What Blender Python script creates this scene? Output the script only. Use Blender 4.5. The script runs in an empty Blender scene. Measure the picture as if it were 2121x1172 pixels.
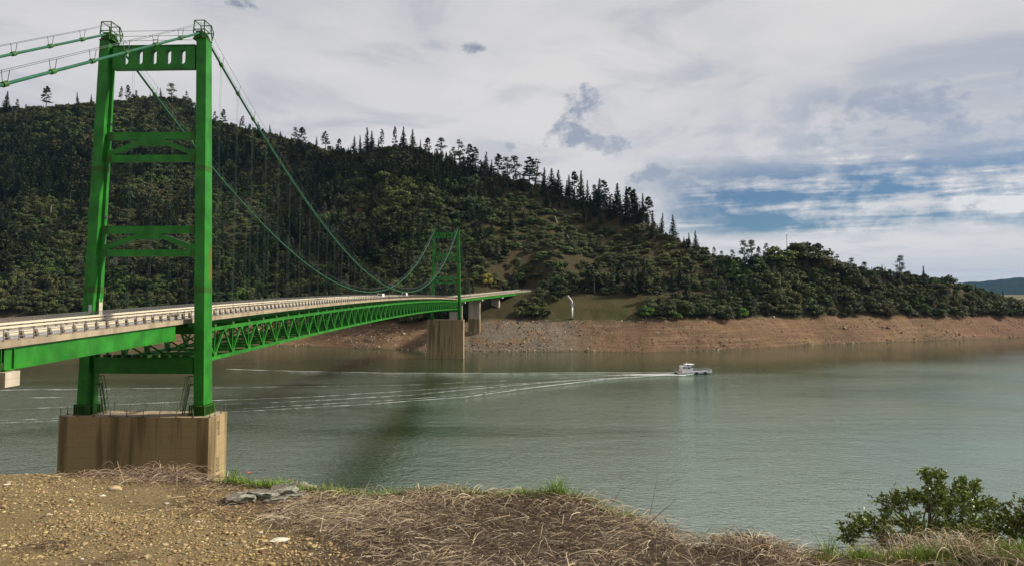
import bpy, bmesh, math, random
import numpy as np
from mathutils import Vector, Matrix, Euler
random.seed(7); rng = np.random.default_rng(11)
R = math.radians
sc = bpy.context.scene
col = sc.collection

# ------------------------------------------------------------------ camera
F_PX, PITCH, CXP, CYP, CAMZ = 1462.4, 0.0597, 1060.5, 518.06, 41.0     # in pixels of the 2121 px wide photograph
cam_d = bpy.data.cameras.new('camera'); cam = bpy.data.objects.new('camera', cam_d); col.objects.link(cam)
cam.location = (0, 0, CAMZ); cam.rotation_euler = (math.pi/2 + PITCH, 0, 0)
cam_d.sensor_width = 36; cam_d.sensor_fit = 'HORIZONTAL'; cam_d.lens = 36*F_PX/2121
cam_d.shift_y = -(586 - CYP)/2121; cam_d.clip_start = 0.1; cam_d.clip_end = 30000
sc.camera = cam

# ------------------------------------------------------------------ light
SUN_AZ, SUN_EL = R(80), R(38)          # azimuth clockwise from the view direction (+Y)
sd = bpy.data.lights.new('sun', 'SUN'); sd.energy = 5.0; sd.angle = R(5); sd.color = (1.0, .94, .82)
sun = bpy.data.objects.new('sun', sd); col.objects.link(sun)
sun.rotation_euler = Vector((-math.sin(SUN_AZ)*math.cos(SUN_EL), -math.cos(SUN_AZ)*math.cos(SUN_EL), -math.sin(SUN_EL))).to_track_quat('-Z', 'Y').to_euler()
sc.view_settings.view_transform = 'Standard'; sc.view_settings.look = 'None'
sc.view_settings.exposure = 0.36; sc.view_settings.gamma = 1.0; sc.view_settings.use_curve_mapping = False
sc.render.engine = 'CYCLES'
sc.cycles.sample_clamp_indirect = 4.0; sc.cycles.max_bounces = 6; sc.cycles.diffuse_bounces = 2; sc.cycles.glossy_bounces = 3
sc.cycles.transparent_max_bounces = 12; sc.cycles.volume_bounces = 0; sc.cycles.caustics_reflective = False; sc.cycles.caustics_refractive = False

class NT:
    """small helper around a node tree"""
    def __init__(s, tree): s.t = tree; s.n = tree.nodes; s.l = tree.links
    def new(s, ty, **kw):
        n = s.n.new(ty)
        for k, v in kw.items(): setattr(n, k, v)
        return n
    def put(s, sock, v):
        if isinstance(v, bpy.types.NodeSocket): s.l.new(v, sock)
        elif v is not None: sock.default_value = v
    def math(s, op, a, b=None, c=None, clamp=False):
        n = s.new('ShaderNodeMath', operation=op, use_clamp=clamp)
        for i, v in enumerate((a, b, c)):
            if v is not None: s.put(n.inputs[i], v)
        return n.outputs[0]
    def mixc(s, f, a, b, mode='MIX'):
        n = s.new('ShaderNodeMix', data_type='RGBA', blend_type=mode)
        s.put(n.inputs[0], f); s.put(n.inputs[6], rgba(a)); s.put(n.inputs[7], rgba(b)); return n.outputs[2]
    def noise(s, vec, scale, detail=4, rough=.55, dist=0):
        n = s.new('ShaderNodeTexNoise'); s.put(n.inputs['Vector'], vec)
        n.inputs['Scale'].default_value = scale; n.inputs['Detail'].default_value = detail
        n.inputs['Roughness'].default_value = rough; n.inputs['Distortion'].default_value = dist
        return n.outputs['Fac']
    def step(s, v, lo, hi):
        n = s.new('ShaderNodeMapRange', interpolation_type='SMOOTHSTEP'); s.put(n.inputs[0], v)
        n.inputs[1].default_value = lo; n.inputs[2].default_value = hi; return n.outputs[0]
    def vmul(s, v, xyz):
        n = s.new('ShaderNodeVectorMath', operation='MULTIPLY'); s.put(n.inputs[0], v); n.inputs[1].default_value = xyz; return n.outputs[0]
    def comb(s, x, y, z=0.0):
        n = s.new('ShaderNodeCombineXYZ'); s.put(n.inputs[0], x); s.put(n.inputs[1], y); s.put(n.inputs[2], z); return n.outputs[0]
def rgba(c):
    if isinstance(c, (tuple, list)) and len(c) == 3: return (*c, 1.0)
    return c

# ------------------------------------------------------------------ sky: high overcast with a torn, blue gap low on the right
def build_world():
    w = bpy.data.worlds.new('World'); sc.world = w; w.use_nodes = True
    k = NT(w.node_tree); k.n.clear()
    out = k.new('ShaderNodeOutputWorld'); bg = k.new('ShaderNodeBackground'); k.l.new(bg.outputs[0], out.inputs[0])
    bg.inputs[1].default_value = 0.1
    sky = k.new('ShaderNodeTexSky', sky_type='NISHITA'); sky.sun_disc = False
    sky.sun_elevation = SUN_EL; sky.sun_rotation = SUN_AZ; sky.air_density = 1.0; sky.dust_density = .4; sky.ozone_density = 3.0
    tc = k.new('ShaderNodeTexCoord'); d = tc.outputs['Generated']
    sp = k.new('ShaderNodeSeparateXYZ'); k.l.new(d, sp.inputs[0]); x, y, z = sp.outputs
    az = k.math('ARCTAN2', x, y); hor = k.math('SQRT', k.math('ADD', k.math('MULTIPLY', x, x), k.math('MULTIPLY', y, y)))
    t = k.math('DIVIDE', z, k.math('MAXIMUM', hor, .02))              # tangent of elevation
    zz = k.math('ADD', k.math('MAXIMUM', z, 0.0), .10)
    plane = k.comb(k.math('DIVIDE', x, zz), k.math('DIVIDE', y, zz), 0.0)   # the cloud layer as a sheet overhead
    n_big = k.noise(plane, .55, 4, .5, .3); n_mid = k.noise(plane, 1.6, 7, .58, .5)
    ang = k.comb(az, t, 0.0)
    n_puff = k.noise(ang, 14, 7, .6, .25)
    shade = k.math('ADD', k.math('MULTIPLY', n_big, .75), k.math('MULTIPLY', n_mid, .35))
    lum = k.step(shade, .34, .66)
    cloud = k.mixc(lum, (3.15, 3.4, 3.95), (5.5, 5.4, 5.42))
    soft = k.step(t, .42, .10)                                          # the layer is thinner and brighter low down
    cloud = k.mixc(k.math('MULTIPLY', soft, .55), cloud, (5.65, 5.6, 5.7))
    low = k.step(t, .085, .01)
    cloud = k.mixc(k.math('MULTIPLY', low, .5), cloud, (4.2, 4.35, 4.55))
    blue = k.mixc(1.0, sky.outputs[0], (.19, .315, .43), 'MULTIPLY')
    # torn gap: long flat streaks
    tw = k.math('ADD', t, k.math('MULTIPLY', k.math('SUBTRACT', k.noise(k.vmul(ang, (5, 16, 1)), 1.0, 4, .6), .5), .055))
    gap = k.math('MULTIPLY', k.math('MULTIPLY', k.step(tw, .064, .088), k.step(tw, .22, .13)), k.step(k.math('ADD', az, k.math('MULTIPLY', k.math('SUBTRACT', n_puff, .5), .25)), .13, .30))
    streak = k.noise(k.vmul(ang, (2.6, 30, 1)), 1.0, 6, .6, .35)
    n_rag = k.noise(k.vmul(ang, (1, 1.7, 1)), 34, 6, .62, .2)
    fill = k.step(k.math('ADD', k.math('MULTIPLY', streak, .62), k.math('ADD', k.math('MULTIPLY', n_puff, .26), k.math('MULTIPLY', n_rag, .20))), .49, .64)
    holes = k.math('MULTIPLY', gap, k.math('SUBTRACT', .92, k.math('MULTIPLY', fill, .84)))
    veil = k.math('MULTIPLY', k.math('MULTIPLY', k.step(tw, .14, .19), k.step(tw, .30, .23)), k.step(az, .22, .48))
    holes = k.math('MAXIMUM', holes, k.math('MULTIPLY', veil, k.math('MULTIPLY', k.step(k.math('ADD', k.math('MULTIPLY', n_puff, .6), k.math('MULTIPLY', n_rag, .4)), .60, .40), .42)))
    # a few small tears higher up
    n_rag0 = n_rag
    def tear(a0, t0, ra, rt, amt):
        da = k.math('DIVIDE', k.math('SUBTRACT', az, a0), ra); dt = k.math('DIVIDE', k.math('SUBTRACT', t, t0), rt)
        r2 = k.math('ADD', k.math('MULTIPLY', da, da), k.math('MULTIPLY', dt, dt))
        m = k.math('SUBTRACT', 1.5, r2)
        return k.math('MULTIPLY', k.step(k.math('ADD', m, k.math('MULTIPLY', k.math('SUBTRACT', k.math('ADD', k.math('MULTIPLY', n_puff, .7), k.math('MULTIPLY', n_rag0, .3)), .54), 9.0)), .35, 1.5), amt)
    for a in ((.097, .268, .040, .030, .55), (.068, .222, .044, .026, .55), (.14, .208, .05, .018, .45), (-.006, .203, .018, .012, .4), (-.061, .351, .028, .010, .6), (-.377, .388, .045, .016, .6), (.19, .165, .05, .02, .5)):
        holes = k.math('MAXIMUM', holes, tear(*a))
    # the whole deck is ragged in the same way all round, so that it goes on outside the frame
    rim = k.math('MULTIPLY', k.step(n_mid, .50, .36), .15)
    holes = k.math('MAXIMUM', holes, rim)
    # bright sunlit rims along the streaks
    colr = k.mixc(holes, cloud, blue)
    rimb = k.math('MULTIPLY', gap, k.math('MULTIPLY', k.step(fill, .75, .98), k.step(n_puff, .42, .62)))
    colr = k.mixc(k.math('MULTIPLY', rimb, .7), colr, (6.2, 6.3, 6.45))
    k.l.new(colr, bg.inputs[0])
build_world()

# ------------------------------------------------------------------ helpers: pixels of the photograph <-> the place
CT, ST = math.cos(PITCH), math.sin(PITCH)
def proj(X, Y, Z):
    Z = Z - CAMZ; zc = Y*CT + Z*ST; yc = Z*CT - Y*ST
    return CXP + F_PX*X/zc, CYP - F_PX*yc/zc
def ray(px, py):
    a = (px - CXP)/F_PX; b = (CYP - py)/F_PX
    return np.array([a, CT - b*ST, ST + b*CT])
def at_z(px, py, z=0.0):
    r = ray(px, py); k = (z - CAMZ)/r[2]; return r*k + np.array([0, 0, CAMZ])
def at_y(px, py, Y):
    r = ray(px, py); return r*Y/r[1] + np.array([0, 0, CAMZ])

# value noise
_perm = rng.random((256, 256))
def vnoise(x, y):
    x = np.asarray(x, float); y = np.asarray(y, float)
    xi = np.floor(x).astype(int); yi = np.floor(y).astype(int); fx = x - xi; fy = y - yi
    fx = fx*fx*(3-2*fx); fy = fy*fy*(3-2*fy)
    g = lambda a, b: _perm[a & 255, b & 255]
    return (g(xi, yi)*(1-fx) + g(xi+1, yi)*fx)*(1-fy) + (g(xi, yi+1)*(1-fx) + g(xi+1, yi+1)*fx)*fy - .5
def fbm(x, y, o=4):
    s = 0; a = 1
    for i in range(o): s = s + a*vnoise(x*2**i + 17.3*i, y*2**i + 5.7*i); a *= .5
    return s

def tag(o, label=None, cat=None, group=None, kind=None):
    if label: o['label'] = label
    if cat: o['category'] = cat
    if group: o['group'] = group
    if kind: o['kind'] = kind
    return o
def empty(name, loc=(0, 0, 0), rz=0, parent=None):
    o = bpy.data.objects.new(name, None); col.objects.link(o); o.location = loc; o.rotation_euler = (0, 0, rz)
    o.empty_display_size = .2
    if parent: o.parent = parent
    return o
def link(name, me, parent=None, loc=None):
    o = bpy.data.objects.new(name, me); col.objects.link(o)
    if parent: o.parent = parent
    if loc is not None: o.location = loc
    return o
class MB:
    def __init__(s): s.v = []; s.f = []
    def add(s, vs, fs):
        b = len(s.v); s.v += [tuple(map(float, p)) for p in vs]; s.f += [tuple(i + b for i in f) for f in fs]; return s
    def hexa(s, p): return s.add(p, [(0,3,2,1),(4,5,6,7),(0,1,5,4),(1,2,6,5),(2,3,7,6),(3,0,4,7)])
    def box(s, x0, x1, y0, y1, z0, z1):
        return s.hexa([(x0,y0,z0),(x1,y0,z0),(x1,y1,z0),(x0,y1,z0),(x0,y0,z1),(x1,y0,z1),(x1,y1,z1),(x0,y1,z1)])
    def bar(s, p, q, w, h=None, up=(0, 0, 1)):
        h = h or w; p = Vector(p); q = Vector(q); d = (q-p).normalized(); up = Vector(up)
        if abs(d.dot(up)) > .98: up = Vector((0, 1, 0)) if abs(d.y) < .9 else Vector((1, 0, 0))
        a = d.cross(up).normalized(); b = a.cross(d)
        o = [(-1,-1),(1,-1),(1,1),(-1,1)]
        return s.hexa([p + a*w/2*i + b*h/2*j for i, j in o] + [q + a*w/2*i + b*h/2*j for i, j in o])
    def tube(s, pts, r, n=6, cap=True):
        pts = [Vector(p) for p in pts]; rings = []
        rr = r if hasattr(r, '__len__') else [r]*len(pts)
        prev = None
        for i, p in enumerate(pts):
            d = (pts[min(i+1, len(pts)-1)] - pts[max(i-1, 0)]).normalized()
            if prev is None:
                up = Vector((0, 0, 1)) if abs(d.z) < .9 else Vector((0, 1, 0))
                a = d.cross(up).normalized()
            else: a = (prev - d*prev.dot(d)).normalized()
            prev = a; b = d.cross(a)
            rings.append([p + (a*math.cos(2*math.pi*k/n) + b*math.sin(2*math.pi*k/n))*rr[i] for k in range(n)])
        vs = [v for g in rings for v in g]; fs = []
        for i in range(len(pts)-1):
            for k in range(n): fs.append((i*n+k, i*n+(k+1) % n, (i+1)*n+(k+1) % n, (i+1)*n+k))
        if cap: fs += [tuple(range(n-1, -1, -1)), tuple((len(pts)-1)*n + k for k in range(n))]
        return s.add(vs, fs)
    def prism(s, poly, z0, z1, axis='z'):
        """poly: 2-D outline (convex or simple), extruded"""
        n = len(poly)
        m = {'z': lambda p, h: (p[0], p[1], h), 'y': lambda p, h: (p[0], h, p[1]), 'x': lambda p, h: (h, p[0], p[1])}[axis]
        return s.add([m(p, z0) for p in poly] + [m(p, z1) for p in poly], [tuple(range(n-1, -1, -1)), tuple(range(n, 2*n))] + [(i, (i+1) % n, n+(i+1) % n, n+i) for i in range(n)])
    def sweep(s, sect, frames):
        """sect: closed 2-D outline (x, z); frames: (origin, right, up)"""
        n = len(sect); vs = []; fs = []
        for o, r, u in frames: vs += [Vector(o) + Vector(r)*p[0] + Vector(u)*p[1] for p in sect]
        for i in range(len(frames)-1):
            for k in range(n): fs.append((i*n+k, i*n+(k+1) % n, (i+1)*n+(k+1) % n, (i+1)*n+k))
        fs += [tuple(range(n-1, -1, -1)), tuple((len(frames)-1)*n + k for k in range(n))]
        return s.add(vs, fs)
    def mesh(s, name, mat, smooth=False):
        me = bpy.data.meshes.new(name); me.from_pydata(s.v, [], s.f)
        bm = bmesh.new(); bm.from_mesh(me); bmesh.ops.recalc_face_normals(bm, faces=bm.faces); bm.to_mesh(me); bm.free()
        me.materials.append(mat)
        if smooth: me.polygons.foreach_set('use_smooth', [True]*len(me.polygons))
        return me
    def build(s, name, mat, parent=None, smooth=False, loc=None):
        return link(name, s.mesh(name, mat, smooth), parent, loc)

def np_mesh(name, V, Fq, mat, colr=None, smooth=False):
    """numpy arrays -> mesh; Fq (n,3) or (n,4); colr per vertex"""
    me = bpy.data.meshes.new(name); V = np.asarray(V, np.float32); Fq = np.asarray(Fq, np.int32)
    n, kk = Fq.shape
    me.vertices.add(len(V)); me.vertices.foreach_set('co', V.ravel())
    me.loops.add(n*kk); me.loops.foreach_set('vertex_index', Fq.ravel())
    me.polygons.add(n); me.polygons.foreach_set('loop_start', np.arange(0, n*kk, kk, dtype=np.int32))
    me.polygons.foreach_set('loop_total', np.full(n, kk, np.int32))
    if smooth: me.polygons.foreach_set('use_smooth', np.ones(n, bool))
    if colr is not None:
        a = me.color_attributes.new('col', 'FLOAT_COLOR', 'POINT')
        c = np.ones((len(V), 4), np.float32); c[:, :3] = colr; a.data.foreach_set('color', c.ravel())
    me.update(calc_edges=True); me.validate()
    if mat: me.materials.append(mat)
    return me

# ------------------------------------------------------------------ materials
def mat(name):
    m = bpy.data.materials.new(name); m.use_nodes = True
    k = NT(m.node_tree); b = k.n['Principled BSDF']; return m, k, b
def bump(k, b, h, dist, strength=1.0):
    n = k.new('ShaderNodeBump'); n.inputs['Distance'].default_value = dist; n.inputs['Strength'].default_value = strength
    k.put(n.inputs['Height'], h); k.l.new(n.outputs[0], b.inputs['Normal']); return n
def objco(k): return k.new('ShaderNodeTexCoord').outputs['Object']
def geopos(k): return k.new('ShaderNodeNewGeometry').outputs['Position']

def m_paint(name, c, rough=.42, rust=0.0, var=.18):
    m, k, b = mat(name); p = geopos(k)
    n = k.noise(p, .35, 5, .6); n2 = k.noise(k.vmul(p, (1.2, 1.2, .16)), 1.0, 5, .6)
    base = k.mixc(k.math('MULTIPLY', k.step(n, .3, .75), 1.0), tuple(v*(1-var) for v in c), tuple(min(1, v*(1+var)) for v in c))
    base = k.mixc(k.math('MULTIPLY', k.step(n2, .52, .72), .35), base, tuple(v*.55 + .01 for v in c))
    base = k.mixc(k.math('MULTIPLY', k.step(k.noise(k.vmul(p, (.9, .9, .25)), 1.0, 6, .7), .50, .75), .45), base, tuple(v*1.15 + .035 for v in c))
    if rust > .8:      # a bleeding rust patch on the lit flank of the near right leg
        sp = k.new('ShaderNodeSeparateXYZ'); k.l.new(p, sp.inputs[0])
        g = k.math('MULTIPLY', k.step(k.math('ABSOLUTE', k.math('SUBTRACT', sp.outputs[2], 45.2)), 3.6, .6), k.step(k.math('ABSOLUTE', k.math('SUBTRACT', sp.outputs[1], 107.0)), 1.1, .3))
        g = k.math('MULTIPLY', g, k.step(k.math('ABSOLUTE', k.math('SUBTRACT', sp.outputs[0], -45.6)), .8, .4))
        base = k.mixc(k.math('MULTIPLY', g, k.step(k.noise(k.vmul(p, (2.5, 2.5, .5)), 1.0, 5, .65), .42, .58)), base, (.20, .06, .015))
    if rust:
        r = k.math('MULTIPLY', k.step(k.noise(k.vmul(p, (1.6, 1.6, .45)), 1.0, 6, .68), .66, .72), rust)
        base = k.mixc(r, base, (.20, .065, .018))
    k.put(b.inputs['Base Color'], base); b.inputs['Roughness'].default_value = rough
    b.inputs['Specular IOR Level'].default_value = .2
    return m
def m_flat(name, c, rough=.6, metal=0.0, var=.12, scale=2.0):
    m, k, b = mat(name); n = k.noise(objco(k), scale, 4, .6)
    k.put(b.inputs['Base Color'], k.mixc(n, tuple(v*(1-var*1.6) for v in c), tuple(min(1, v*(1+var)) for v in c)))
    b.inputs['Roughness'].default_value = rough; b.inputs['Metallic'].default_value = metal; return m
def m_concrete(name, c, stain=1.0, wet=None):
    m, k, b = mat(name); p = geopos(k)
    fine = k.noise(p, 2.2, 7, .65); big = k.noise(p, .22, 3, .5)
    st = k.noise(k.vmul(p, (.55, .55, .035)), 1.0, 5, .55)                 # run-off streaks
    base = k.mixc(big, tuple(v*.86 for v in c), tuple(v*1.12 for v in c))
    base = k.mixc(k.math('MULTIPLY', k.step(st, .45, .62), .62*stain), base, tuple(v*.34 for v in c))
    base = k.mixc(k.math('MULTIPLY', k.step(k.noise(k.vmul(p, (.8, .8, .05)), 1.0, 3, .5), .60, .70), .4*stain), base, tuple(min(1, v*1.35) for v in c))
    sp = k.new('ShaderNodeSeparateXYZ'); k.l.new(p, sp.inputs[0])
    lift = k.math('FRACT', k.math('DIVIDE', sp.outputs[2], 1.55))          # pour joints
    j = k.math('LESS_THAN', lift, .022)
    base = k.mixc(k.math('MULTIPLY', j, .45), base, tuple(v*.35 for v in c))
    base = k.mixc(k.math('MULTIPLY', k.step(fine, .35, .75), .28), base, tuple(v*.6 for v in c))
    k.put(b.inputs['Base Color'], base); b.inputs['Roughness'].default_value = .88
    b.inputs['Specular IOR Level'].default_value = .2
    bump(k, b, k.math('SUBTRACT', fine, k.math('MULTIPLY', j, .8)), .03, .6); return m
def m_leaf(name, a, bcol, c3=None, patch=.018, trans=.12):
    """foliage: colour differs from plant to plant and from stand to stand"""
    m, k, b = mat(name)
    oi = k.new('ShaderNodeObjectInfo').outputs['Random']; p = geopos(k)
    stand = k.step(k.noise(p, patch, 3, .55), .36, .66)
    base = k.mixc(oi, a, bcol)
    base = k.mixc(k.math('MULTIPLY', k.step(k.math('FRACT', k.math('MULTIPLY', oi, 13.7)), .80, .95), .7), base, tuple(v*w for v, w in zip(bcol, (1.25, 1.65, .9))))
    if c3: base = k.mixc(k.math('MULTIPLY', stand, k.math('ADD', .25, k.math('MULTIPLY', k.math('FRACT', k.math('MULTIPLY', oi, 7.31)), .75))), base, c3)
    base = k.mixc(k.math('MULTIPLY', k.step(k.noise(p, .011, 3, .5), .52, .68), .55), base, tuple(v*w for v, w in zip(bcol, (1.55, 1.45, 1.0))))
    n = k.noise(p, .9, 3, .6)
    hs = k.new('ShaderNodeHueSaturation'); k.put(hs.inputs['Color'], base)
    k.put(hs.inputs['Value'], k.math('ADD', .55, k.math('MULTIPLY', n, .9))); k.put(hs.inputs['Hue'], k.math('ADD', .485, k.math('MULTIPLY', n, .03)))
    k.put(b.inputs['Base Color'], hs.outputs[0]); b.inputs['Roughness'].default_value = .75; b.inputs['Specular IOR Level'].default_value = .18
    return m
def m_attr(name, rough=.85, mul=1.0, spec=.15, bumpy=None):
    m, k, b = mat(name); a = k.new('ShaderNodeAttribute', attribute_name='col')
    n = k.noise(objco(k), 30, 3, .6)
    k.put(b.inputs['Base Color'], k.mixc(1.0, a.outputs['Color'], k.mixc(n, (.75*mul,)*3, (1.2*mul,)*3), 'MULTIPLY'))
    b.inputs['Roughness'].default_value = rough; b.inputs['Specular IOR Level'].default_value = spec
    if bumpy: bump(k, b, k.noise(objco(k), bumpy[0], 4, .6), bumpy[1])
    return m
M = {}
M['green'] = m_paint('bridge_green_paint', (.020, .160, .015), .45, .9, .32)
M['green_dark'] = m_paint('splice_green_paint', (.030, .095, .012), .5, .3)
M['cable'] = m_paint('cable_green_paint', (.016, .095, .048), .42, .1)
M['wire'] = m_flat('galvanised_wire', (.10, .12, .12), .5, .4)
M['conc'] = m_concrete('pier_concrete', (.34, .245, .125), 1.35)
M['conc_pale'] = m_concrete('approach_pier_concrete', (.50, .43, .33), .6)
M['deck_conc'] = m_concrete('deck_concrete', (.37, .295, .20), .7)
M['hanger'] = m_flat('dark_hanger_rope', (.018, .055, .032), .6)
M['asphalt'] = m_flat('worn_road_surface', (.30, .29, .29), .85, 0, .15, .6)
M['rail'] = m_flat('cream_guard_rail', (.58, .50, .37), .5, 0, .1)
M['post'] = m_flat('brown_steel_post', (.13, .095, .065), .7)
M['thin'] = m_flat('weathered_steel_rail', (.16, .145, .12), .55, .3)
M['white'] = m_flat('white_paint', (.80, .80, .79), .45, 0, .05)
M['line_y'] = m_flat('yellow_road_paint', (.55, .38, .05), .7)
M['line_w'] = m_flat('white_road_paint', (.72, .72, .70), .7)
M['glass'] = m_flat('dark_window_glass', (.015, .018, .02), .12)
M['rubber'] = m_flat('black_rubber', (.02, .02, .02), .8)
M['alu'] = m_flat('bare_aluminium', (.50, .51, .52), .4, .6)
M['orange'] = m_flat('orange_gear', (.62, .25, .04), .6)
M['trunk'] = m_flat('bark', (.085, .062, .045), .9)
M['dead'] = m_flat('bleached_dead_wood', (.48, .45, .40), .9)
M['mark'] = m_flat('black_stencil_paint', (.035, .03, .025), .8)

# ================================================================== the setting
XA, YA, PHI, SPAN = -54.69, 106.375, .0393, 338.0        # bridge: near tower, direction, main span
S0 = -62.0; S1 = 338 + 188                                  # ends of its deck
def zd(s):
    s = np.asarray(s, float)
    main = 37.05 + .0216*s - 6.35e-5*s*s
    a = np.clip((s - 345)/165, 0, 1.2); z1 = 37.05 + .0216*345 - 6.35e-5*345**2
    far = z1 + 1.2*a - 0.0*a + 4.9*a*a
    return np.where(s <= 345, main, far)
RC = 240.0; SC0 = 350.0
def frame(s):
    """centre line -> (origin x, y), unit right vector"""
    if s <= SC0: return (0.0, s), (1.0, 0.0)
    th = (s - SC0)/RC
    return (RC*(1 - math.cos(th)), SC0 + RC*math.sin(th)), (math.cos(th), -math.sin(th))
def road_st(X, Y):
    dx = X - XA; dy = Y - YA; lt = dx*math.cos(PHI) - dy*math.sin(PHI); ls = dx*math.sin(PHI) + dy*math.cos(PHI)
    th = np.arctan2(ls - SC0, RC - lt); rad = np.hypot(ls - SC0, RC - lt)
    return np.where(ls < SC0, lt, RC - rad), np.where(ls < SC0, ls, SC0 + RC*th)
# ---- far hillside, described column by column of view direction u = X / Y
def tab(rows): 
    a = np.array(rows, float); return a
SHORE = tab([(-1400,702),(-900,706),(-300,708),(0,710),(400,712),(640,715),(800,722),(1000,726),(1200,726),(1350,728),(1500,722),(1700,712),(1900,704),(2100,697),(2300,690),(2600,684)])
BANK = tab([(-1400,650),(-900,648),(0,652),(600,655),(700,668),(850,672),(1000,662),(1130,657),(1340,657),(1500,657),(1640,648),(1800,650),(1950,652),(2050,651),(2110,650),(2200,648),(2300,650),(2600,660)])
RIDGE = tab([(-1400,400,1000),(-900,330,1000),(-400,262,1050),(-150,230,1050),(0,224,1050),(100,220,1050),(200,212,1050),(300,198,1050),(380,206,1050),(440,252,1000),(520,270,960),(600,292,920),(700,314,880),(760,314,860),(820,306,850),(880,314,840),(950,342,820),(1050,366,800),(1150,398,770),(1250,428,740),(1330,455,710),(1400,494,680),(1450,519,660),(1500,542,640),(1545,547,630),(1600,534,640),(1660,524,650),(1740,555,655),(1850,570,665),(1950,586,680),(2050,612,695),(2110,632,705),(2200,642,720),(2350,655,735),(2600,668,740)])
def hill_params(u):
    px = CXP + F_PX*u
    ys = np.interp(px, SHORE[:,0], SHORE[:,1]); yb = np.interp(px, BANK[:,0], BANK[:,1])
    yr = np.interp(px, RIDGE[:,0], RIDGE[:,1]); Zr = np.interp(px, RIDGE[:,0], RIDGE[:,2])
    H0 = CYP + F_PX*math.tan(PITCH)
    Zw = CAMZ*F_PX/(ys - H0)/1.0
    kb = (yb - H0)/F_PX; SL = .47
    d = (CAMZ - kb*Zw)/(SL + kb); d = np.maximum(d, 6); Zb = Zw + d; hb = SL*d
    hr = CAMZ - (yr - H0)/F_PX*Zr
    hr = np.maximum(hr, hb + 1.0); Zr = np.maximum(Zr, Zb + 30)
    return Zw, Zb, hb, Zr, hr
def hill_z(X, Y):
    X = np.asarray(X, float); Y = np.asarray(Y, float); u = X/np.maximum(Y, 50)
    Zw, Zb, hb, Zr, hr = hill_params(u)
    wob = fbm(X/70, Y/70, 3)*7 + fbm(X/19 + 9, Y/19, 3)*2.2
    Zw = Zw + wob*.6; Zb = Zb + wob*.8
    below = (Y - Zw)*.30
    bankz = hb*np.clip((Y - Zw)/np.maximum(Zb - Zw, 1), 0, 1)
    t = np.clip((Y - Zb)/np.maximum(Zr - Zb, 1), 0, 1)
    g = t*(1 - .12*(1 - t)) 
    up = hb + (hr - hb)*g
    gul = (fbm(X/95 + 3, Y/260 + 1, 4)*26 + fbm(X/34, Y/60, 3)*6)*np.sin(np.pi*np.clip(t, 0, 1))*np.clip((hr - hb)/140, .08, 1)
    z = np.where(Y < Zw, np.maximum(below, -14), np.where(Y < Zb, bankz, up + gul))
    back = np.clip(Y - Zr, 0, None)
    z = z - np.where(Y > Zr, back*.34 + 0, 0)
    onbank = (Y > Zw)
    z = z + np.where(onbank, fbm(X/6, Y/6, 3)*.55 + fbm(X/2.2, Y/2.2, 2)*.22, 0)*np.clip((Y - Zw)/4, 0, 1)
    tt, ss = road_st(X, Y); w = np.clip((np.abs(tt) - 9)/16, 0, 1); w = w*w*(3-2*w); w = np.maximum(w, np.clip((ss - (S1 - 20))/30, 0, 1)); w = np.where(ss > 380, w, 1.0)      # bench cut for the road
    rill = np.abs(fbm(X/7.5, Y/22, 3))*2.2*np.clip((Y - Zw)/6, 0, 1)*(Y < Zb + 10)
    z = z - rill
    z = w*z + (1 - w)*np.minimum(z, zd(ss) - 1.3)
    return np.maximum(z, -14)
def grid_mesh(name, xs, ys, zf, material, smooth=True):
    Xg, Yg = np.meshgrid(xs, ys); Zg = zf(Xg, Yg); nx, ny = len(xs), len(ys)
    V = np.stack([Xg, Yg, Zg], -1).reshape(-1, 3)
    i = (np.arange(ny-1)[:, None]*nx + np.arange(nx-1)[None]).ravel()
    Fq = np.stack([i, i+1, i+nx+1, i+nx], 1)
    return np_mesh(name, V, Fq, material, smooth=smooth)

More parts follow.
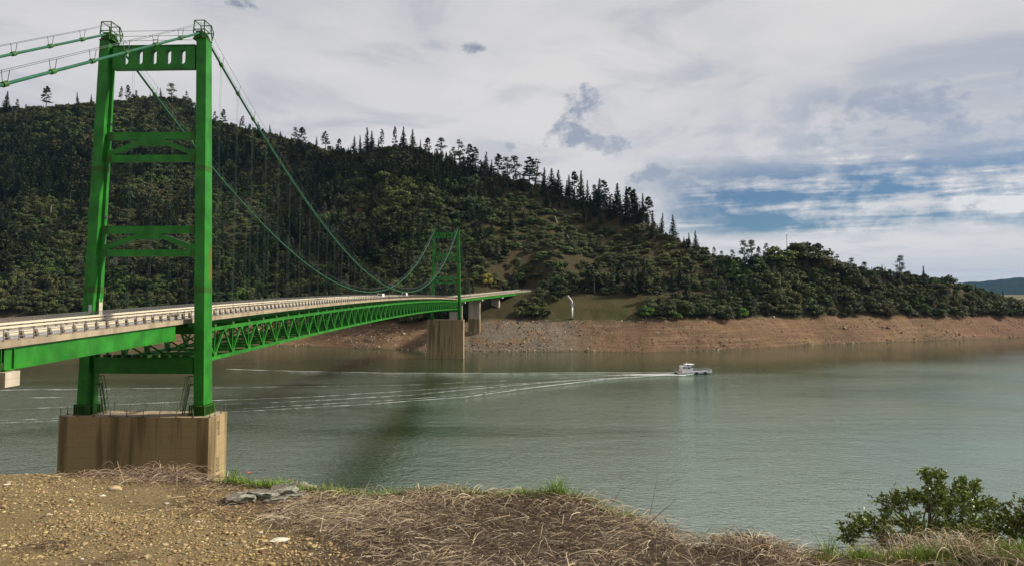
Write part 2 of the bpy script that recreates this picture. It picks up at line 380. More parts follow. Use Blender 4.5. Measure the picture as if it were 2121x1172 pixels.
def m_hill():
    m, k, b = mat('hillside_soil'); p = geopos(k)
    sp = k.new('ShaderNodeSeparateXYZ'); k.l.new(p, sp.inputs[0]); X, Y, Z = sp.outputs
    big = k.noise(p, .012, 4, .55); mid = k.noise(p, .06, 5, .6); fine = k.noise(p, .55, 6, .68); grit = k.noise(p, 2.2, 3, .7)
    bank = k.mixc(k.step(big, .38, .62), (.085, .050, .027), (.165, .098, .050))
    bank = k.mixc(k.math('MULTIPLY', k.step(mid, .52, .68), .7), bank, (.155, .075, .050))                 # red clay
    bank = k.mixc(k.math('MULTIPLY', k.step(k.noise(k.vmul(p, (.02, .02, .75)), 1.0, 5, .65), .47, .62), .45), bank, (.25, .16, .085))   # old waterlines
    # grey rubble under the far abutment
    gx = k.math('MULTIPLY', k.step(k.math('ABSOLUTE', k.math('SUBTRACT', X, -5)), 70, 35), k.step(mid, .34, .56))
    bank = k.mixc(k.math('MULTIPLY', gx, .9), bank, (.135, .122, .098))
    rx = k.step(k.math('ADD', X, k.math('MULTIPLY', mid, 120)), 440, 560)
    bank = k.mixc(k.math('MULTIPLY', rx, .55), bank, (.135, .052, .036))
    bank = k.mixc(k.math('MULTIPLY', k.step(fine, .46, .62), .75), bank, (.075, .048, .030))
    bank = k.mixc(k.math('MULTIPLY', k.step(grit, .58, .68), .7), bank, (.40, .31, .20))
    wet = k.step(Z, .9, .1); bank = k.mixc(k.math('MULTIPLY', wet, .55), bank, (.07, .05, .025))
    slope = k.mixc(mid, (.030, .026, .012), (.064, .045, .022))
    slope = k.mixc(k.math('MULTIPLY', k.step(fine, .45, .65), .6), slope, (.045, .052, .016))
    # dry grass of the clearing by the abutment
    mx = k.math('MULTIPLY', k.step(k.math('ABSOLUTE', k.math('SUBTRACT', X, 78)), 75, 40), k.step(Z, 40, 31))
    grass = k.mixc(k.step(k.math('ADD', k.math('MULTIPLY', mid, .5), k.math('MULTIPLY', fine, .5)), .40, .60), (.074, .054, .022), (.040, .045, .012))
    slope = k.mixc(k.math('MULTIPLY', mx, .9), slope, grass)
    edge = k.math('ADD', Z, k.math('MULTIPLY', k.math('SUBTRACT', mid, .5), 9))
    k.put(b.inputs['Base Color'], k.mixc(k.step(edge, 18.0, 21.5), bank, slope))
    b.inputs['Roughness'].default_value = .95; b.inputs['Specular IOR Level'].default_value = .1
    bump(k, b, k.math('ADD', fine, k.math('MULTIPLY', grit, .35)), .7, .9); return m
M['hill'] = m_hill()
hill = link('hillside', grid_mesh('hillside', np.concatenate([np.arange(-1100, -420, 12), np.arange(-420, 640, 3.0), np.arange(640, 1060, 12)]),
        np.concatenate([np.arange(455, 600, 2.0), np.arange(600, 640, 3.0), np.arange(640, 1100, 6), np.arange(1100, 2200, 40)]), hill_z, M['hill']))
tag(hill, kind='structure')

# ---- distant shore and blue hills beyond the point
def m_far():
    m, k, b = mat('distant_land'); p = geopos(k)
    sp = k.new('ShaderNodeSeparateXYZ'); k.l.new(p, sp.inputs[0])
    n = k.noise(p, .012, 5, .65)
    wood = k.mixc(k.step(n, .35, .65), (.008, .014, .012), (.020, .028, .018)); flat = k.mixc(n, (.11, .10, .045), (.16, .125, .07))
    k.put(b.inputs['Base Color'], k.mixc(k.step(k.math('ADD', sp.outputs[2], k.math('MULTIPLY', n, 10)), 22, 30), flat, wood))
    b.inputs['Roughness'].default_value = 1.0; b.inputs['Specular IOR Level'].default_value = 0.0; return m
def far_z(X, Y):
    u = X/Y; px = CXP + F_PX*u
    y0 = 2350 + fbm(X/500, Y*0 + 3, 2)*150
    flat = np.clip((Y - y0)*.10, -8, 14)
    rise = np.clip((Y - 6000)/3000, 0, 1); rise = rise*rise*(3 - 2*rise)
    top = np.interp(px, [1200, 1900, 2030, 2121, 2300, 2600], [40, 110, 170, 215, 270, 250])
    z = flat + (top - 10)*rise + (fbm(X/300, Y/300, 4)*26 + np.maximum(fbm(X/30, Y/600, 3), 0)*26)*rise - np.clip(Y - 9300, 0, None)*.05
    return np.maximum(z, -8)
M['far'] = m_far()
tag(link('distant_hills', grid_mesh('distant_hills', np.arange(600, 11000, 28), np.concatenate([np.arange(2100, 6000, 130), np.arange(6000, 9900, 65)]), far_z, M['far'])), kind='structure')

# ---- the lake
def m_water():
    m, k, b = mat('lake_water'); p = geopos(k)
    sp = k.new('ShaderNodeSeparateXYZ'); k.l.new(p, sp.inputs[0]); X, Y, Z = sp.outputs
    chop = k.noise(k.vmul(p, (.6, 1.0, 1)), 1.0, 3, .62, .4); rip = k.noise(k.vmul(p, (.8, 1.0, 1)), 3.0, 2, .5)
    swell = k.noise(k.vmul(p, (.6, 1.0, 1)), .17, 2, .5)
    gust = k.step(k.noise(k.vmul(p, (.004, .011, 1)), 1.0, 4, .55, .5), .34, .62)       # patches of wind
    lee = k.step(k.math('ADD', Y, k.math('MULTIPLY', X, -.18)), 420, 335)                                                            # calm under the far bank
    amp = k.math('MULTIPLY', k.math('ADD', .35, k.math('MULTIPLY', gust, .65)), k.math('ADD', .30, k.math('MULTIPLY', lee, .70)))
    h = k.math('ADD', k.math('ADD', chop, k.math('MULTIPLY', rip, .30)), k.math('MULTIPLY', swell, .9))
    bump(k, b, k.math('MULTIPLY', h, amp), WATER_BUMP, 1.0)
    b.inputs['Base Color'].default_value = (.024, .042, .019, 1); b.inputs['Roughness'].default_value = .05; b.inputs['IOR'].default_value = 8.0; b.inputs['Specular Tint'].default_value = (.89, 1.0, .86, 1)
    k.put(b.inputs['Specular IOR Level'], k.math('ADD', .14, k.math('MULTIPLY', lee, .36)))
    return m
WATER_BUMP = .27
M['water'] = m_water()
mb = MB(); mb.add([(-9000, -300, 0), (9000, -300, 0), (9000, 14000, 0), (-9000, 14000, 0)], [(0, 1, 2, 3)])
tag(mb.build('lake', M['water']), kind='structure')

# ---- near bank: gravel shelf the camera stands on, falling away to the lake
G0 = 39.40
EDGE = tab([(-900,962),(-200,968),(0,971),(200,976),(330,978),(470,986),(560,994),(640,1006),(700,1010),(800,1016),(900,1020),(1000,1028),(1100,1028),(1200,1036),(1300,1062),(1350,1080),(1400,1110),(1450,1122),(1500,1126),(1600,1136),(1700,1146),(1800,1146),(1900,1140),(2121,1140),(2600,1140)])
H0 = CYP + F_PX*math.tan(PITCH)
def edge_y(u):
    px = CXP + F_PX*u*.975
    return (CAMZ - G0)*F_PX/(np.interp(px, EDGE[:,0], EDGE[:,1]) - H0)
def ground_z(X, Y, fine=True):
    X = np.asarray(X, float); Y = np.asarray(Y, float); u = np.clip(X/np.maximum(Y, 1.0), -1.2, 1.2)
    e = edge_y(u) + vnoise(X*2.3, Y*2.3)*.12
    d = Y - e; s = .05
    drop = .66*s*np.log1p(np.exp(np.clip(d/s, -30, 30)))
    drop = np.where(d/s > 30, .66*d, drop)
    z = G0 + fbm(X*.7, Y*.7, 3)*.03 - drop
    if fine: z = z + fbm(X*4, Y*4, 3)*.022 + fbm(X*17, Y*17, 2)*.007
    # humps of matted straw
    for hx, hy, r, a in HUMPS: z = z + a*np.exp(-((X - hx)**2 + (Y - hy)**2)/(r*r))
    return np.maximum(z, -10)
def gpx(px, py):
    p = at_z(px, py, G0); return p[0], p[1]
HUMPS = []
def crest(px):
    """where the shelf is seen to end in this direction"""
    u = (px - CXP)/F_PX*.984; Ys = np.arange(3.2, 8.0, .02); Zs = ground_z(u*Ys, Ys); q = proj(u*Ys, Ys, Zs)[1]; i = int(np.argmin(q)); return float(u*Ys[i]), float(Ys[i])
for px, py, r, a in ((960, 1040, .42, .05), (1160, 1042, .45, .07), (1560, 1135, .22, .06), (800, 1120, .5, .04)):
    x, y = gpx(px, py); HUMPS.append((x, y, r, a))
def m_ground():
    m, k, b = mat('gravelly_soil'); p = objco(k)
    n = k.noise(p, 2.2, 6, .65); f = k.noise(p, 38, 5, .7); v = k.new('ShaderNodeTexVoronoi'); k.put(v.inputs['Vector'], p); v.inputs['Scale'].default_value = 55
    c = k.mixc(n, (.125, .092, .044), (.215, .160, .080)); c = k.mixc(k.math('MULTIPLY', k.step(f, .48, .68), .7), c, (.065, .042, .022))
    c = k.mixc(k.math('MULTIPLY', k.step(v.outputs['Distance'], .45, .15), .30), c, (.34, .27, .155))
    sp = k.new('ShaderNodeSeparateXYZ'); k.l.new(p, sp.inputs[0])
    peat = k.step(k.math('ADD', sp.outputs[0], k.math('MULTIPLY', k.math('SUBTRACT', n, .5), 1.2)), -1.75, -1.1)      # dark litter under the straw
    c = k.mixc(k.math('MULTIPLY', peat, .9), c, k.mixc(f, (.032, .022, .016), (.085, .060, .044)))
    k.put(b.inputs['Base Color'], c); b.inputs['Roughness'].default_value = .95; b.inputs['Specular IOR Level'].default_value = .1
    bump(k, b, f, .012, .9); return m
M['ground'] = m_ground()
fine_d = (-9.0, 7.5, 1.6, 10.5)
tag(link('gravel_shelf', grid_mesh('gravel_shelf', np.arange(fine_d[0], fine_d[1]+.001, .045), np.arange(fine_d[2], fine_d[3]+.001, .045), ground_z, M['ground'])), kind='structure')
def slope_z(X, Y):
    z = ground_z(X, Y, False); ins = (X > fine_d[0]+.3) & (X < fine_d[1]-.3) & (Y > fine_d[2]+.3) & (Y < fine_d[3]-.3)
    return z - np.where(ins, .5, .02)
tag(link('near_bank', grid_mesh('near_bank', np.concatenate([np.arange(-260, -14, 4), np.arange(-14, 14, 1.0), np.arange(14, 260, 4)]), np.concatenate([np.arange(-60, -2, 4), np.arange(-2, 16, 1.0), np.arange(16, 120, 3)]), slope_z, M['ground'])), kind='structure')

# ================================================================== the suspension bridge (local x = across, y = along, z = up)
BR = empty('suspension_bridge', (XA, YA, 0), -PHI)
tag(BR, 'green steel suspension bridge with two portal towers crossing the lake', 'bridge')
TC = 7.25                                     # cable and truss planes
DW = 6.4                                      # half width of deck
def bp(s, t, z):
    (x, y), (rx, ry) = frame(s); return (x + rx*t, y + ry*t, z)
def frames(s0, s1, step, dz=0.0):
    n = max(1, int(math.ceil((s1 - s0)/step))); out = []
    for i in range(n+1):
        s = s0 + (s1 - s0)*i/n; (x, y), (rx, ry) = frame(s)
        out.append(((x, y, float(zd(s)) + dz), (rx, ry, 0), (0, 0, 1)))
    return out
def rect(x0, x1, z0, z1): return [(x0, z0), (x1, z0), (x1, z1), (x0, z1)]

# deck
slab = MB().sweep([(-DW, -.62), (-DW+.5, -.66), (-DW+.5, -.32), (DW-.5, -.32), (DW-.5, -.66), (DW, -.62), (DW, 0), (4.75, 0), (4.75, -.12), (-4.75, -.12), (-4.75, 0), (-DW, 0)], frames(S0, S1, 6.5)).build('deck_slab', M['deck_conc'], BR)
MB().sweep(rect(-4.74, 4.74, -.119, -.112), frames(S0, S1, 6.5)).build('road_surface', M['asphalt'], BR)
for x in (-.18, .18): MB().sweep(rect(x-.06, x+.06, -.112, -.106), frames(S0, S1, 6.5)).build('lane_line', M['line_y'], BR)
for x in (-3.9, 3.9): MB().sweep(rect(x-.06, x+.06, -.112, -.106), frames(S0, S1, 6.5)).build('lane_line', M['line_w'], BR)
# parapet rails: thin pedestrian railing on the near edge, mesh fence on the far edge, guard rails along the road
for h in (.42, .80, 1.16): MB().sweep(rect(6.16, 6.22, h-.03, h+.03), frames(S0, S1, 6.5)).build('railing_rail', M['thin'], BR)
for h in (.10, 1.30): MB().sweep(rect(-6.24, -6.18, h-.03, h+.03), frames(S0, S1, 6.5)).build('fence_rail', M['thin'], BR)
def m_mesh():
    m, k, b = mat('chain_link_mesh'); p = k.new('ShaderNodeTexCoord').outputs['Object']
    sp = k.new('ShaderNodeSeparateXYZ'); k.l.new(p, sp.inputs[0])
    a = k.math('FRACT', k.math('MULTIPLY', k.math('ADD', sp.outputs[1], sp.outputs[2]), 14)); c = k.math('FRACT', k.math('MULTIPLY', k.math('SUBTRACT', sp.outputs[1], sp.outputs[2]), 14))
    w = k.math('MAXIMUM', k.math('LESS_THAN', a, .22), k.math('LESS_THAN', c, .22))
    b.inputs['Base Color'].default_value = (.16, .16, .155, 1); b.inputs['Roughness'].default_value = .5
    k.put(b.inputs['Alpha'], w); return m
M['mesh'] = m_mesh()
fm = MB()
fr = frames(S0, S1, 6.5)
for a, c in zip(fr[:-1], fr[1:]):
    q = lambda f, h: Vector(f[0]) + Vector(f[1])*-6.21 + Vector((0, 0, h))
    fm.add([q(a, .12), q(c, .12), q(c, 1.28), q(a, 1.28)], [(0, 1, 2, 3)])
fm.build('chain_link_panel', M['mesh'], BR)
MB().sweep(rect(4.52, 4.60, .42, .74), frames(S0, S1, 6.5)).build('guard_rail', M['rail'], BR)
for h in (.34, .78): MB().sweep(rect(-4.60, -4.50, h-.13, h+.13), frames(S0, S1, 6.5)).build('guard_rail', M['rail'], BR)
def wedge(sgn):
    mbw = MB(); mbw.prism([(sgn*.02, 0), (sgn*.42, 0), (sgn*.16, .78), (sgn*.02, .78)], -.16, .16, 'y'); return mbw
gp = {1: wedge(1).mesh('guard_post', M['post']), -1: wedge(-1).mesh('guard_post', M['post'])}
rp = MB(); rp.box(-.035, .035, -.035, .035, 0, 1.30); rp.box(-.10, .10, -.12, .12, 0, .05); rp = rp.mesh('railing_post', M['thin'])
fp = MB().box(-.04, .04, -.04, .04, 0, 1.36).mesh('fence_post', M['thin'])
far_posts = {'guard_post': MB(), 'railing_post': MB(), 'fence_post': MB()}
def put(me, name, s, t, dz=0.0):
    x, y, z = bp(s, t, float(zd(s)) + dz); o = link(name, me, BR, (x, y, z))
    if s > SC0: o.rotation_euler.z = -(s - SC0)/RC
s = S0 + .6; i = 0
while s < S1:
    near = s < 185
    if near: put(rp, 'railing_post', s, 6.19); put(gp[1], 'guard_post', s + .25, 4.61, 0)
    else:
        x, y, z = bp(s, 6.19, float(zd(s))); far_posts['railing_post'].box(x-.035, x+.035, y-.035, y+.035, z, z+1.3)
        x, y, z = bp(s, 4.8, float(zd(s))); far_posts['guard_post'].box(x-.18, x+.18, y-.16, y+.16, z, z+.78)
    if i % 1 == 0:
        if near: put(gp[-1], 'guard_post', s + .25, -4.61, 0)
        else:
            x, y, z = bp(s, -4.8, float(zd(s))); far_posts['guard_post'].box(x-.18, x+.18, y-.16, y+.16, z, z+.78)
    if i % 2 == 0:
        if near: put(fp, 'fence_post', s, -6.21)
        else:
            x, y, z = bp(s, -6.21, float(zd(s))); far_posts['fence_post'].box(x-.04, x+.04, y-.04, y+.04, z, z+1.36)
    s += 2.08; i += 1
for kx, mm in (('guard_post', 'post'), ('railing_post', 'thin'), ('fence_post', 'thin')): tag(far_posts[kx].build(kx, M[mm], BR), kind='stuff')

# towers
ZB = {0: 23.0, 1: 24.1}; ZT = 79.4
def leg_half(z): return 9.58 + (8.28 - 9.58)*(z - 23)/(79.5 - 23)
def leg_dep(z): return 2.75 + (1.85 - 2.75)*(z - 23)/(79.5 - 23)
def leg_outline(z, sgn, grow=0.0):
    o = leg_half(z) + grow; d = leg_dep(z)/2 + grow; m = o - 1.50 - 2*grow; n = m - .45; r = d - .90
    pts = [(o, -d), (o, d), (m, d), (m, d-.9), (n, d-.9), (n, -d+.9), (m, -d+.9), (m, -d)]
    return [(sgn*p[0], p[1]) for p in pts]
def loft(mb_, zs, sgn, grow=0.0, dy=0.0):
    n = 8; vs = []; fs = []
    for z in zs: vs += [(p[0], p[1] + dy, z) for p in leg_outline(z, sgn, grow)]
    for i in range(len(zs)-1):
        for k in range(n): fs.append((i*n+k, i*n+(k+1) % n, (i+1)*n+(k+1) % n, (i+1)*n+k))
    top = (len(zs)-1)*n
    for b0 in (0, top):
        q = [(b0+0, b0+1, b0+2, b0+7), (b0+2, b0+3, b0+6, b0+7), (b0+3, b0+4, b0+5, b0+6)]
        fs += q
    return mb_.add(vs, fs)
def holed_plate(w, zlo, zhi, holes, y0, y1):
    """a box beam pierced by upright rounded slots"""
    bm = bmesh.new(); out = [bm.verts.new((x, y0, z)) for x, z in ((-w, zlo), (w, zlo), (w, zhi), (-w, zhi))]
    ed = [bm.edges.new((out[i], out[(i+1) % 4])) for i in range(4)]
    for cx, cz, hw, hh in holes:
        pts = []
        for a in range(0, 181, 30): pts.append((cx + hw*math.cos(R(a)), cz + hh - hw + hw*math.sin(R(a))))
        for a in range(180, 361, 30): pts.append((cx + hw*math.cos(R(a)), cz - hh + hw + hw*math.sin(R(a))))
        vs = [bm.verts.new((x, y0, z)) for x, z in pts]
        ed += [bm.edges.new((vs[i], vs[(i+1) % len(vs)])) for i in range(len(vs))]
    bmesh.ops.triangle_fill(bm, use_beauty=True, edges=ed)
    ex = bmesh.ops.extrude_face_region(bm, geom=list(bm.faces)); vv = [e for e in ex['geom'] if isinstance(e, bmesh.types.BMVert)]
    bmesh.ops.translate(bm, verts=vv, vec=(0, y1 - y0, 0))
    bmesh.ops.recalc_face_normals(bm, faces=bm.faces)
    me = bpy.data.meshes.new('portal_beam'); bm.to_mesh(me); bm.free(); me.materials.append(M['green']); return me
def tower(idx, S):
    zb = ZB[idx]
    for sg in (-1, 1):
        leg = loft(MB(), [zb, 28, 41, 60, ZT], sg, 0, S).build('tower_leg', M['green'], BR)
        for zc in (41.4, 59.6): loft(MB(), [zc - .42, zc + .42], sg, .025, S).build('splice_band', M['green_dark'], leg)
        # bolted shoe with upright stiffeners
        sh = MB(); o = leg_half(zb); d = leg_dep(zb)/2
        x0, x1 = o - 2.15, o + .28
        sh.box(min(sg*x0, sg*x1), max(sg*x0, sg*x1), S-d-.28, S+d+.28, zb, zb+.12)
        sh.box(min(sg*x0, sg*x1), max(sg*x0, sg*x1), S-d-.28, S+d+.28, zb+1.30, zb+1.42)
        shoe = sh.build('base_shoe', M['green_dark'], leg)
        for j in range(9):
            xx = sg*(x0 + .08 + (x1-x0-.16)*j/8)
            for yy in (-1, 1): MB().box(xx-.05, xx+.05, S+yy*(d+.005), S+yy*(d+.25), zb+.12, zb+1.55 - .1*(j % 2)).build('base_stiffener', M['green_dark'], leg)
        for j in range(9):
            yy = S - d + 2*d*j/8
            MB().box(*sorted((sg*(o+.01), sg*(o+.25))), yy-.05, yy+.05, zb+.12, zb+1.55 - .1*(j % 2)).build('base_stiffener', M['green_dark'], leg)
        # small manholes on the inner flank above each strut
        for zc in (66.6, 52.3):
            n = leg_half(zc) - 1.95
            MB().tube([(sg*(n-.012), S-.02, zc), (sg*(n+.1), S-.02, zc)], .3, 10).build('manhole', M['glass'], leg)
        # cap and cable saddle
        h = leg_half(ZT)
        MB().box(*sorted((sg*(h-2.05), sg*(h+.06))), S-1.02, S+1.02, ZT, ZT+.16).build('leg_cap', M['green_dark'], leg)
        sad = MB(); 
        sad.hexa([(sg*TC-.62, S-1.15, ZT+.16), (sg*TC+.62, S-1.15, ZT+.16), (sg*TC+.62, S+1.15, ZT+.16), (sg*TC-.62, S+1.15, ZT+.16),
                  (sg*TC-.42, S-.95, ZT+1.25), (sg*TC+.42, S-.95, ZT+1.25), (sg*TC+.42, S+.95, ZT+1.25), (sg*TC-.42, S+.95, ZT+1.25)])
        for yy in (-.8, -.3, .3, .8):
            for xx in (-1, 1): sad.hexa([(sg*TC+xx*.5-.04, S+yy-.05, ZT+.17), (sg*TC+xx*.98-.04, S+yy-.05, ZT+.17), (sg*TC+xx*.98-.04, S+yy+.05, ZT+.17), (sg*TC+xx*.5-.04, S+yy+.05, ZT+.17),
                                       (sg*TC+xx*.36-.04, S+yy-.05, ZT+1.2), (sg*TC+xx*.5-.04, S+yy-.05, ZT+1.2), (sg*TC+xx*.5-.04, S+yy+.05, ZT+1.2), (sg*TC+xx*.36-.04, S+yy+.05, ZT+1.2)])
        sad.build('cable_saddle', M['green_dark'], BR)
        fr_ = MB(); zf = ZT + .9
        for xx in (-.85, .85):
            fr_.bar((sg*TC+xx, S-1.15, zf), (sg*TC+xx*.9, S-1.0, zf+2.0), .13); fr_.bar((sg*TC+xx, S+1.35, zf-.3), (sg*TC+xx*.9, S+1.0, zf+1.9), .13)
            fr_.bar((sg*TC+xx*.9, S-1.0, zf+1.95), (sg*TC+xx*.9, S+1.0, zf+1.85), .11); fr_.bar((sg*TC+xx, S-1.1, zf+.55), (sg*TC+xx, S+1.2, zf+.5), .11)
            fr_.bar((sg*TC+xx, S+1.0, zf+1.9), (sg*TC+xx, S+1.9, zf+.9), .11); fr_.bar((sg*TC+xx, S+1.9, zf+.9), (sg*TC+xx, S+1.35, zf-.4), .11)
            fr_.bar((sg*TC+xx, S-1.1, zf), (sg*TC+xx, S+1.0, zf+.6), .09)
        for yy, zz in ((-1.0, 1.95), (1.0, 1.85), (-1.08, .55), (1.9, .9)): fr_.bar((sg*TC-.85, S+yy, zf+zz), (sg*TC+.85, S+yy, zf+zz), .11)
        fr_.build('saddle_frame', M['green_dark'], BR)
    # pierced portal beam at the top
    w = leg_half(77) - 1.92
    pb = link('portal_beam', holed_plate(w, 75.15, 78.55, [(i*2.22, 76.85, .46, 1.15) for i in (-2, -1, 0, 1, 2)], S-.48, S+.48), BR)
    MB().box(-w, w, S-.62, S+.62, 78.55, 78.68).build('beam_flange', M['green'], pb)
    MB().box(-w, w, S-.62, S+.62, 75.02, 75.15).build('beam_flange', M['green'], pb)
    for h in (1.0, 1.7, 2.5): MB().bar((-TC, S+.3, 78.7+h), (TC, S+.3, 78.7+h), .05).build('top_handrail', M['wire'], BR)
    ht = MB()
    for xx in (-.35, .35): ht.bar((xx, S-.1, 78.68), (xx, S-.1, 79.7), .06)
    ht.bar((-.35, S-.1, 79.7), (.35, S-.1, 79.7), .06); ht.bar((-.35, S-.1, 79.2), (.35, S-.1, 79.2), .05); ht.build('hatch_frame', M['green_dark'], BR)
    lad = MB()
    for xx in (-.2, .2): lad.bar((xx, S+.7, 75), (xx, S+.7, 79.6), .05)
    for j in range(15): lad.bar((-.2, S+.7, 75.2+j*.3), (.2, S+.7, 75.2+j*.3), .04)
    lad.build('ladder', M['green_dark'], BR)
    # two braced struts between the legs
    for zt_, zb_ in ((65.25, 60.75), (50.95, 46.4)):
        wt = leg_half(zt_) - 1.90; wb = leg_half(zb_) - 1.90; y0, y1 = S-.42, S+.42
        MB().box(-wt, wt, y0, y1, zt_-1.12, zt_).build('strut', M['green'], BR)
        MB().box(-wb, wb, y0, y1, zb_, zb_+1.0).build('strut', M['green'], BR)
        MB().prism([(-2.15, zt_-1.125), (2.15, zt_-1.125), (1.55, zt_-2.05), (-1.55, zt_-2.05)], S-.40, S+.40, 'y').build('strut_gusset', M['green'], BR)
        for sg in (-1, 1):
            MB().bar((sg*1.75, S, zt_-1.45), (sg*(wb-.35), S, zb_+1.25), .72, .72).build('strut_diagonal', M['green'], BR)
            MB().prism([(sg*(wb+.02), zb_+1.005), (sg*(wb-1.15), zb_+1.005), (sg*(wb-.62), zb_+1.85), (sg*(wb+.0), zb_+1.85)], S-.39, S+.39, 'y').build('strut_gusset', M['green'], BR)
            MB().box(*sorted((sg*(wb-.75), sg*(wb-.01))), S-.45, S+.45, zb_-.06, zb_+1.06).build('joint_plate', M['green_dark'], BR)
            MB().box(*sorted((sg*(wt-.75), sg*(wt-.01))), S-.45, S+.45, zt_-1.17, zt_+.05).build('joint_plate', M['green_dark'], BR)
    # cross beam under the deck
    w = leg_half(30) - 1.92
    lb = MB().box(-w, w, S-.8, S+.8, 29.0, 31.2).build('cross_beam', M['green'], BR)
    MB().box(-w, w, S-1.0, S+1.0, 31.2, 31.34).build('beam_flange', M['green'], lb)
    for j in range(9): MB().box(-6+1.5*j-.35, -6+1.5*j+.35, S-.5, S+.5, 31.34, 31.75).build('bearing', M['green_dark'], lb)
    # pier
    pier = MB()
    hw, hd = 11.42, 2.80; ch = .35
    poly = [(-hw, -hd+ch), (-hw+ch, -hd), (hw-ch, -hd), (hw, -hd+ch), (hw, hd-ch), (hw-ch, hd), (-hw+ch, hd), (-hw, hd-ch)]
    pier.prism([(p[0], p[1]+S) for p in poly], -12, zb-.02); pier = pier.build('tower_pier', M['conc'], BR)
    MB().prism([(p[0]*1.0, p[1]+S) for p in [(-hw+.05, -hd+.4), (hw-.05, -hd+.4), (hw-.05, hd-.4), (-hw+.05, hd-.4)]], zb-.02, zb-.005).build('pier_top', M['deck_conc'], pier)
    # railing stubs round the top
    spots = [(-hw+.35 + (2*hw-.7)*j/9, S-hd+.25) for j in range(10)] + [(-hw+.35 + (2*hw-.7)*j/9, S+hd-.25) for j in range(10)] + [(hw-.3, S-1.0), (hw-.3, S+1.0), (-hw+.3, S-1.0), (-hw+.3, S+1.0)]
    pm = MB(); pm.box(-.035, .035, -.035, .035, 0, 1.15); pm.prism([(-.13, -.13), (.13, -.13), (.13, .13), (-.13, .13)], 0, .10); pm = pm.mesh('railing_post', M['post'])
    for x, y in spots: link('railing_post', pm, pier, (x, y, zb-.005))
    if idx == 0:
        MB().bar((-1.6, S-hd+.25, zb+.75), (1.3, S-hd+.25, zb+.75), .07).build('railing_rail', M['post'], pier)
        for sg in (-1, 1):
            n = leg_half(zb+2) - 2.0; g = MB()
            for yy in (-.3, .3): g.bar((sg*(n-1.6), S+yy-.2, zb), (sg*(n-.75), S+yy-.2, zb+4.4), .09, .14)
            for j in range(14):
                f = j/13; g.bar((sg*(n-1.6+.85*f), S-.5, zb+.2+4.1*f), (sg*(n-1.6+.85*f), S+.1, zb+.2+4.1*f), .06)
            g.bar((sg*(n-.75), S-.5, zb+4.4), (sg*(n+.05), S-.5, zb+4.4), .1); g.bar((sg*(n-.75), S+.1, zb+4.4), (sg*(n+.05), S+.1, zb+4.4), .1)
            for yy in (-.55, .15):
                g.bar((sg*(n-1.95), S+yy, zb+.9), (sg*(n-1.1), S+yy, zb+5.6), .06); g.bar((sg*(n-1.1), S+yy, zb+5.6), (sg*n, S+yy, zb+5.6), .06)
                for j in range(4): g.bar((sg*(n-1.95+.28*j), S+yy, zb+.9+1.55*j), (sg*(n-1.5+.26*j), S+yy, zb+.4+1.45*j), .05)
            g.build('access_stair', M['green_dark'], pier)
        # depth gauge painted on the end face: a rule line and block numerals
        xf = hw + .004
        def mark(y0, y1, z0, z1): return (xf, xf+.006, S+y0, S+y1, z0, z1)
        MB().box(*mark(-1.62, -1.54, 2, zb-.3)).build('gauge_line', M['mark'], pier)
        def numeral(zc, segs, h=2.0, w=.85):
            g = MB()
            for a, b_, c_, d_ in segs: g.box(*mark(-.6 + a*w - .3, -.6 + c_*w - .3, zc + b_*h, zc + d_*h))
            g.build('gauge_numeral', M['mark'], pier)
        eight = [(0,0,.4,.08),(0,.46,.4,.54),(0,.92,.4,1),(0,.08,.09,.92),(.31,.08,.4,.92)]
        zero = [(.55,0,1.0,.08),(.55,.92,1.0,1),(.55,.08,.66,.92),(.9,.08,1.0,.92)]
        nine = [(0,.46,.4,.54),(0,.92,.4,1),(0,.54,.09,.92),(.31,0,.4,.92)]
        numeral(zb-2.9, nine + zero); numeral(zb-8.2, eight + zero); numeral(zb-13.6, [(0,.92,.4,1),(.31,0,.4,.92)] + zero)
        MB().box(*mark(-.9, .05, zb-9.0, zb-8.75)).build('gauge_bar', M['mark'], pier); MB().box(*mark(-.75, -.55, zb-11.4, zb-11.1)).build('gauge_bar', M['mark'], pier)
        # pale patch low on the far leg and a notice
        lx = leg_half(39) - 1.95
        MB().box(-lx+.004, -lx+.012, S-.42, S+.42, 37.6, 40.1).build('repair_patch', M['conc_pale'], BR)
        MB().box(-leg_half(38)+.95, -leg_half(38)+1.4, S-leg_dep(38)/2-.05, S-leg_dep(38)/2-.02, 37.9, 39.2).build('notice_plate', M['alu'], BR)
tower(0, 0.0); tower(1, SPAN)

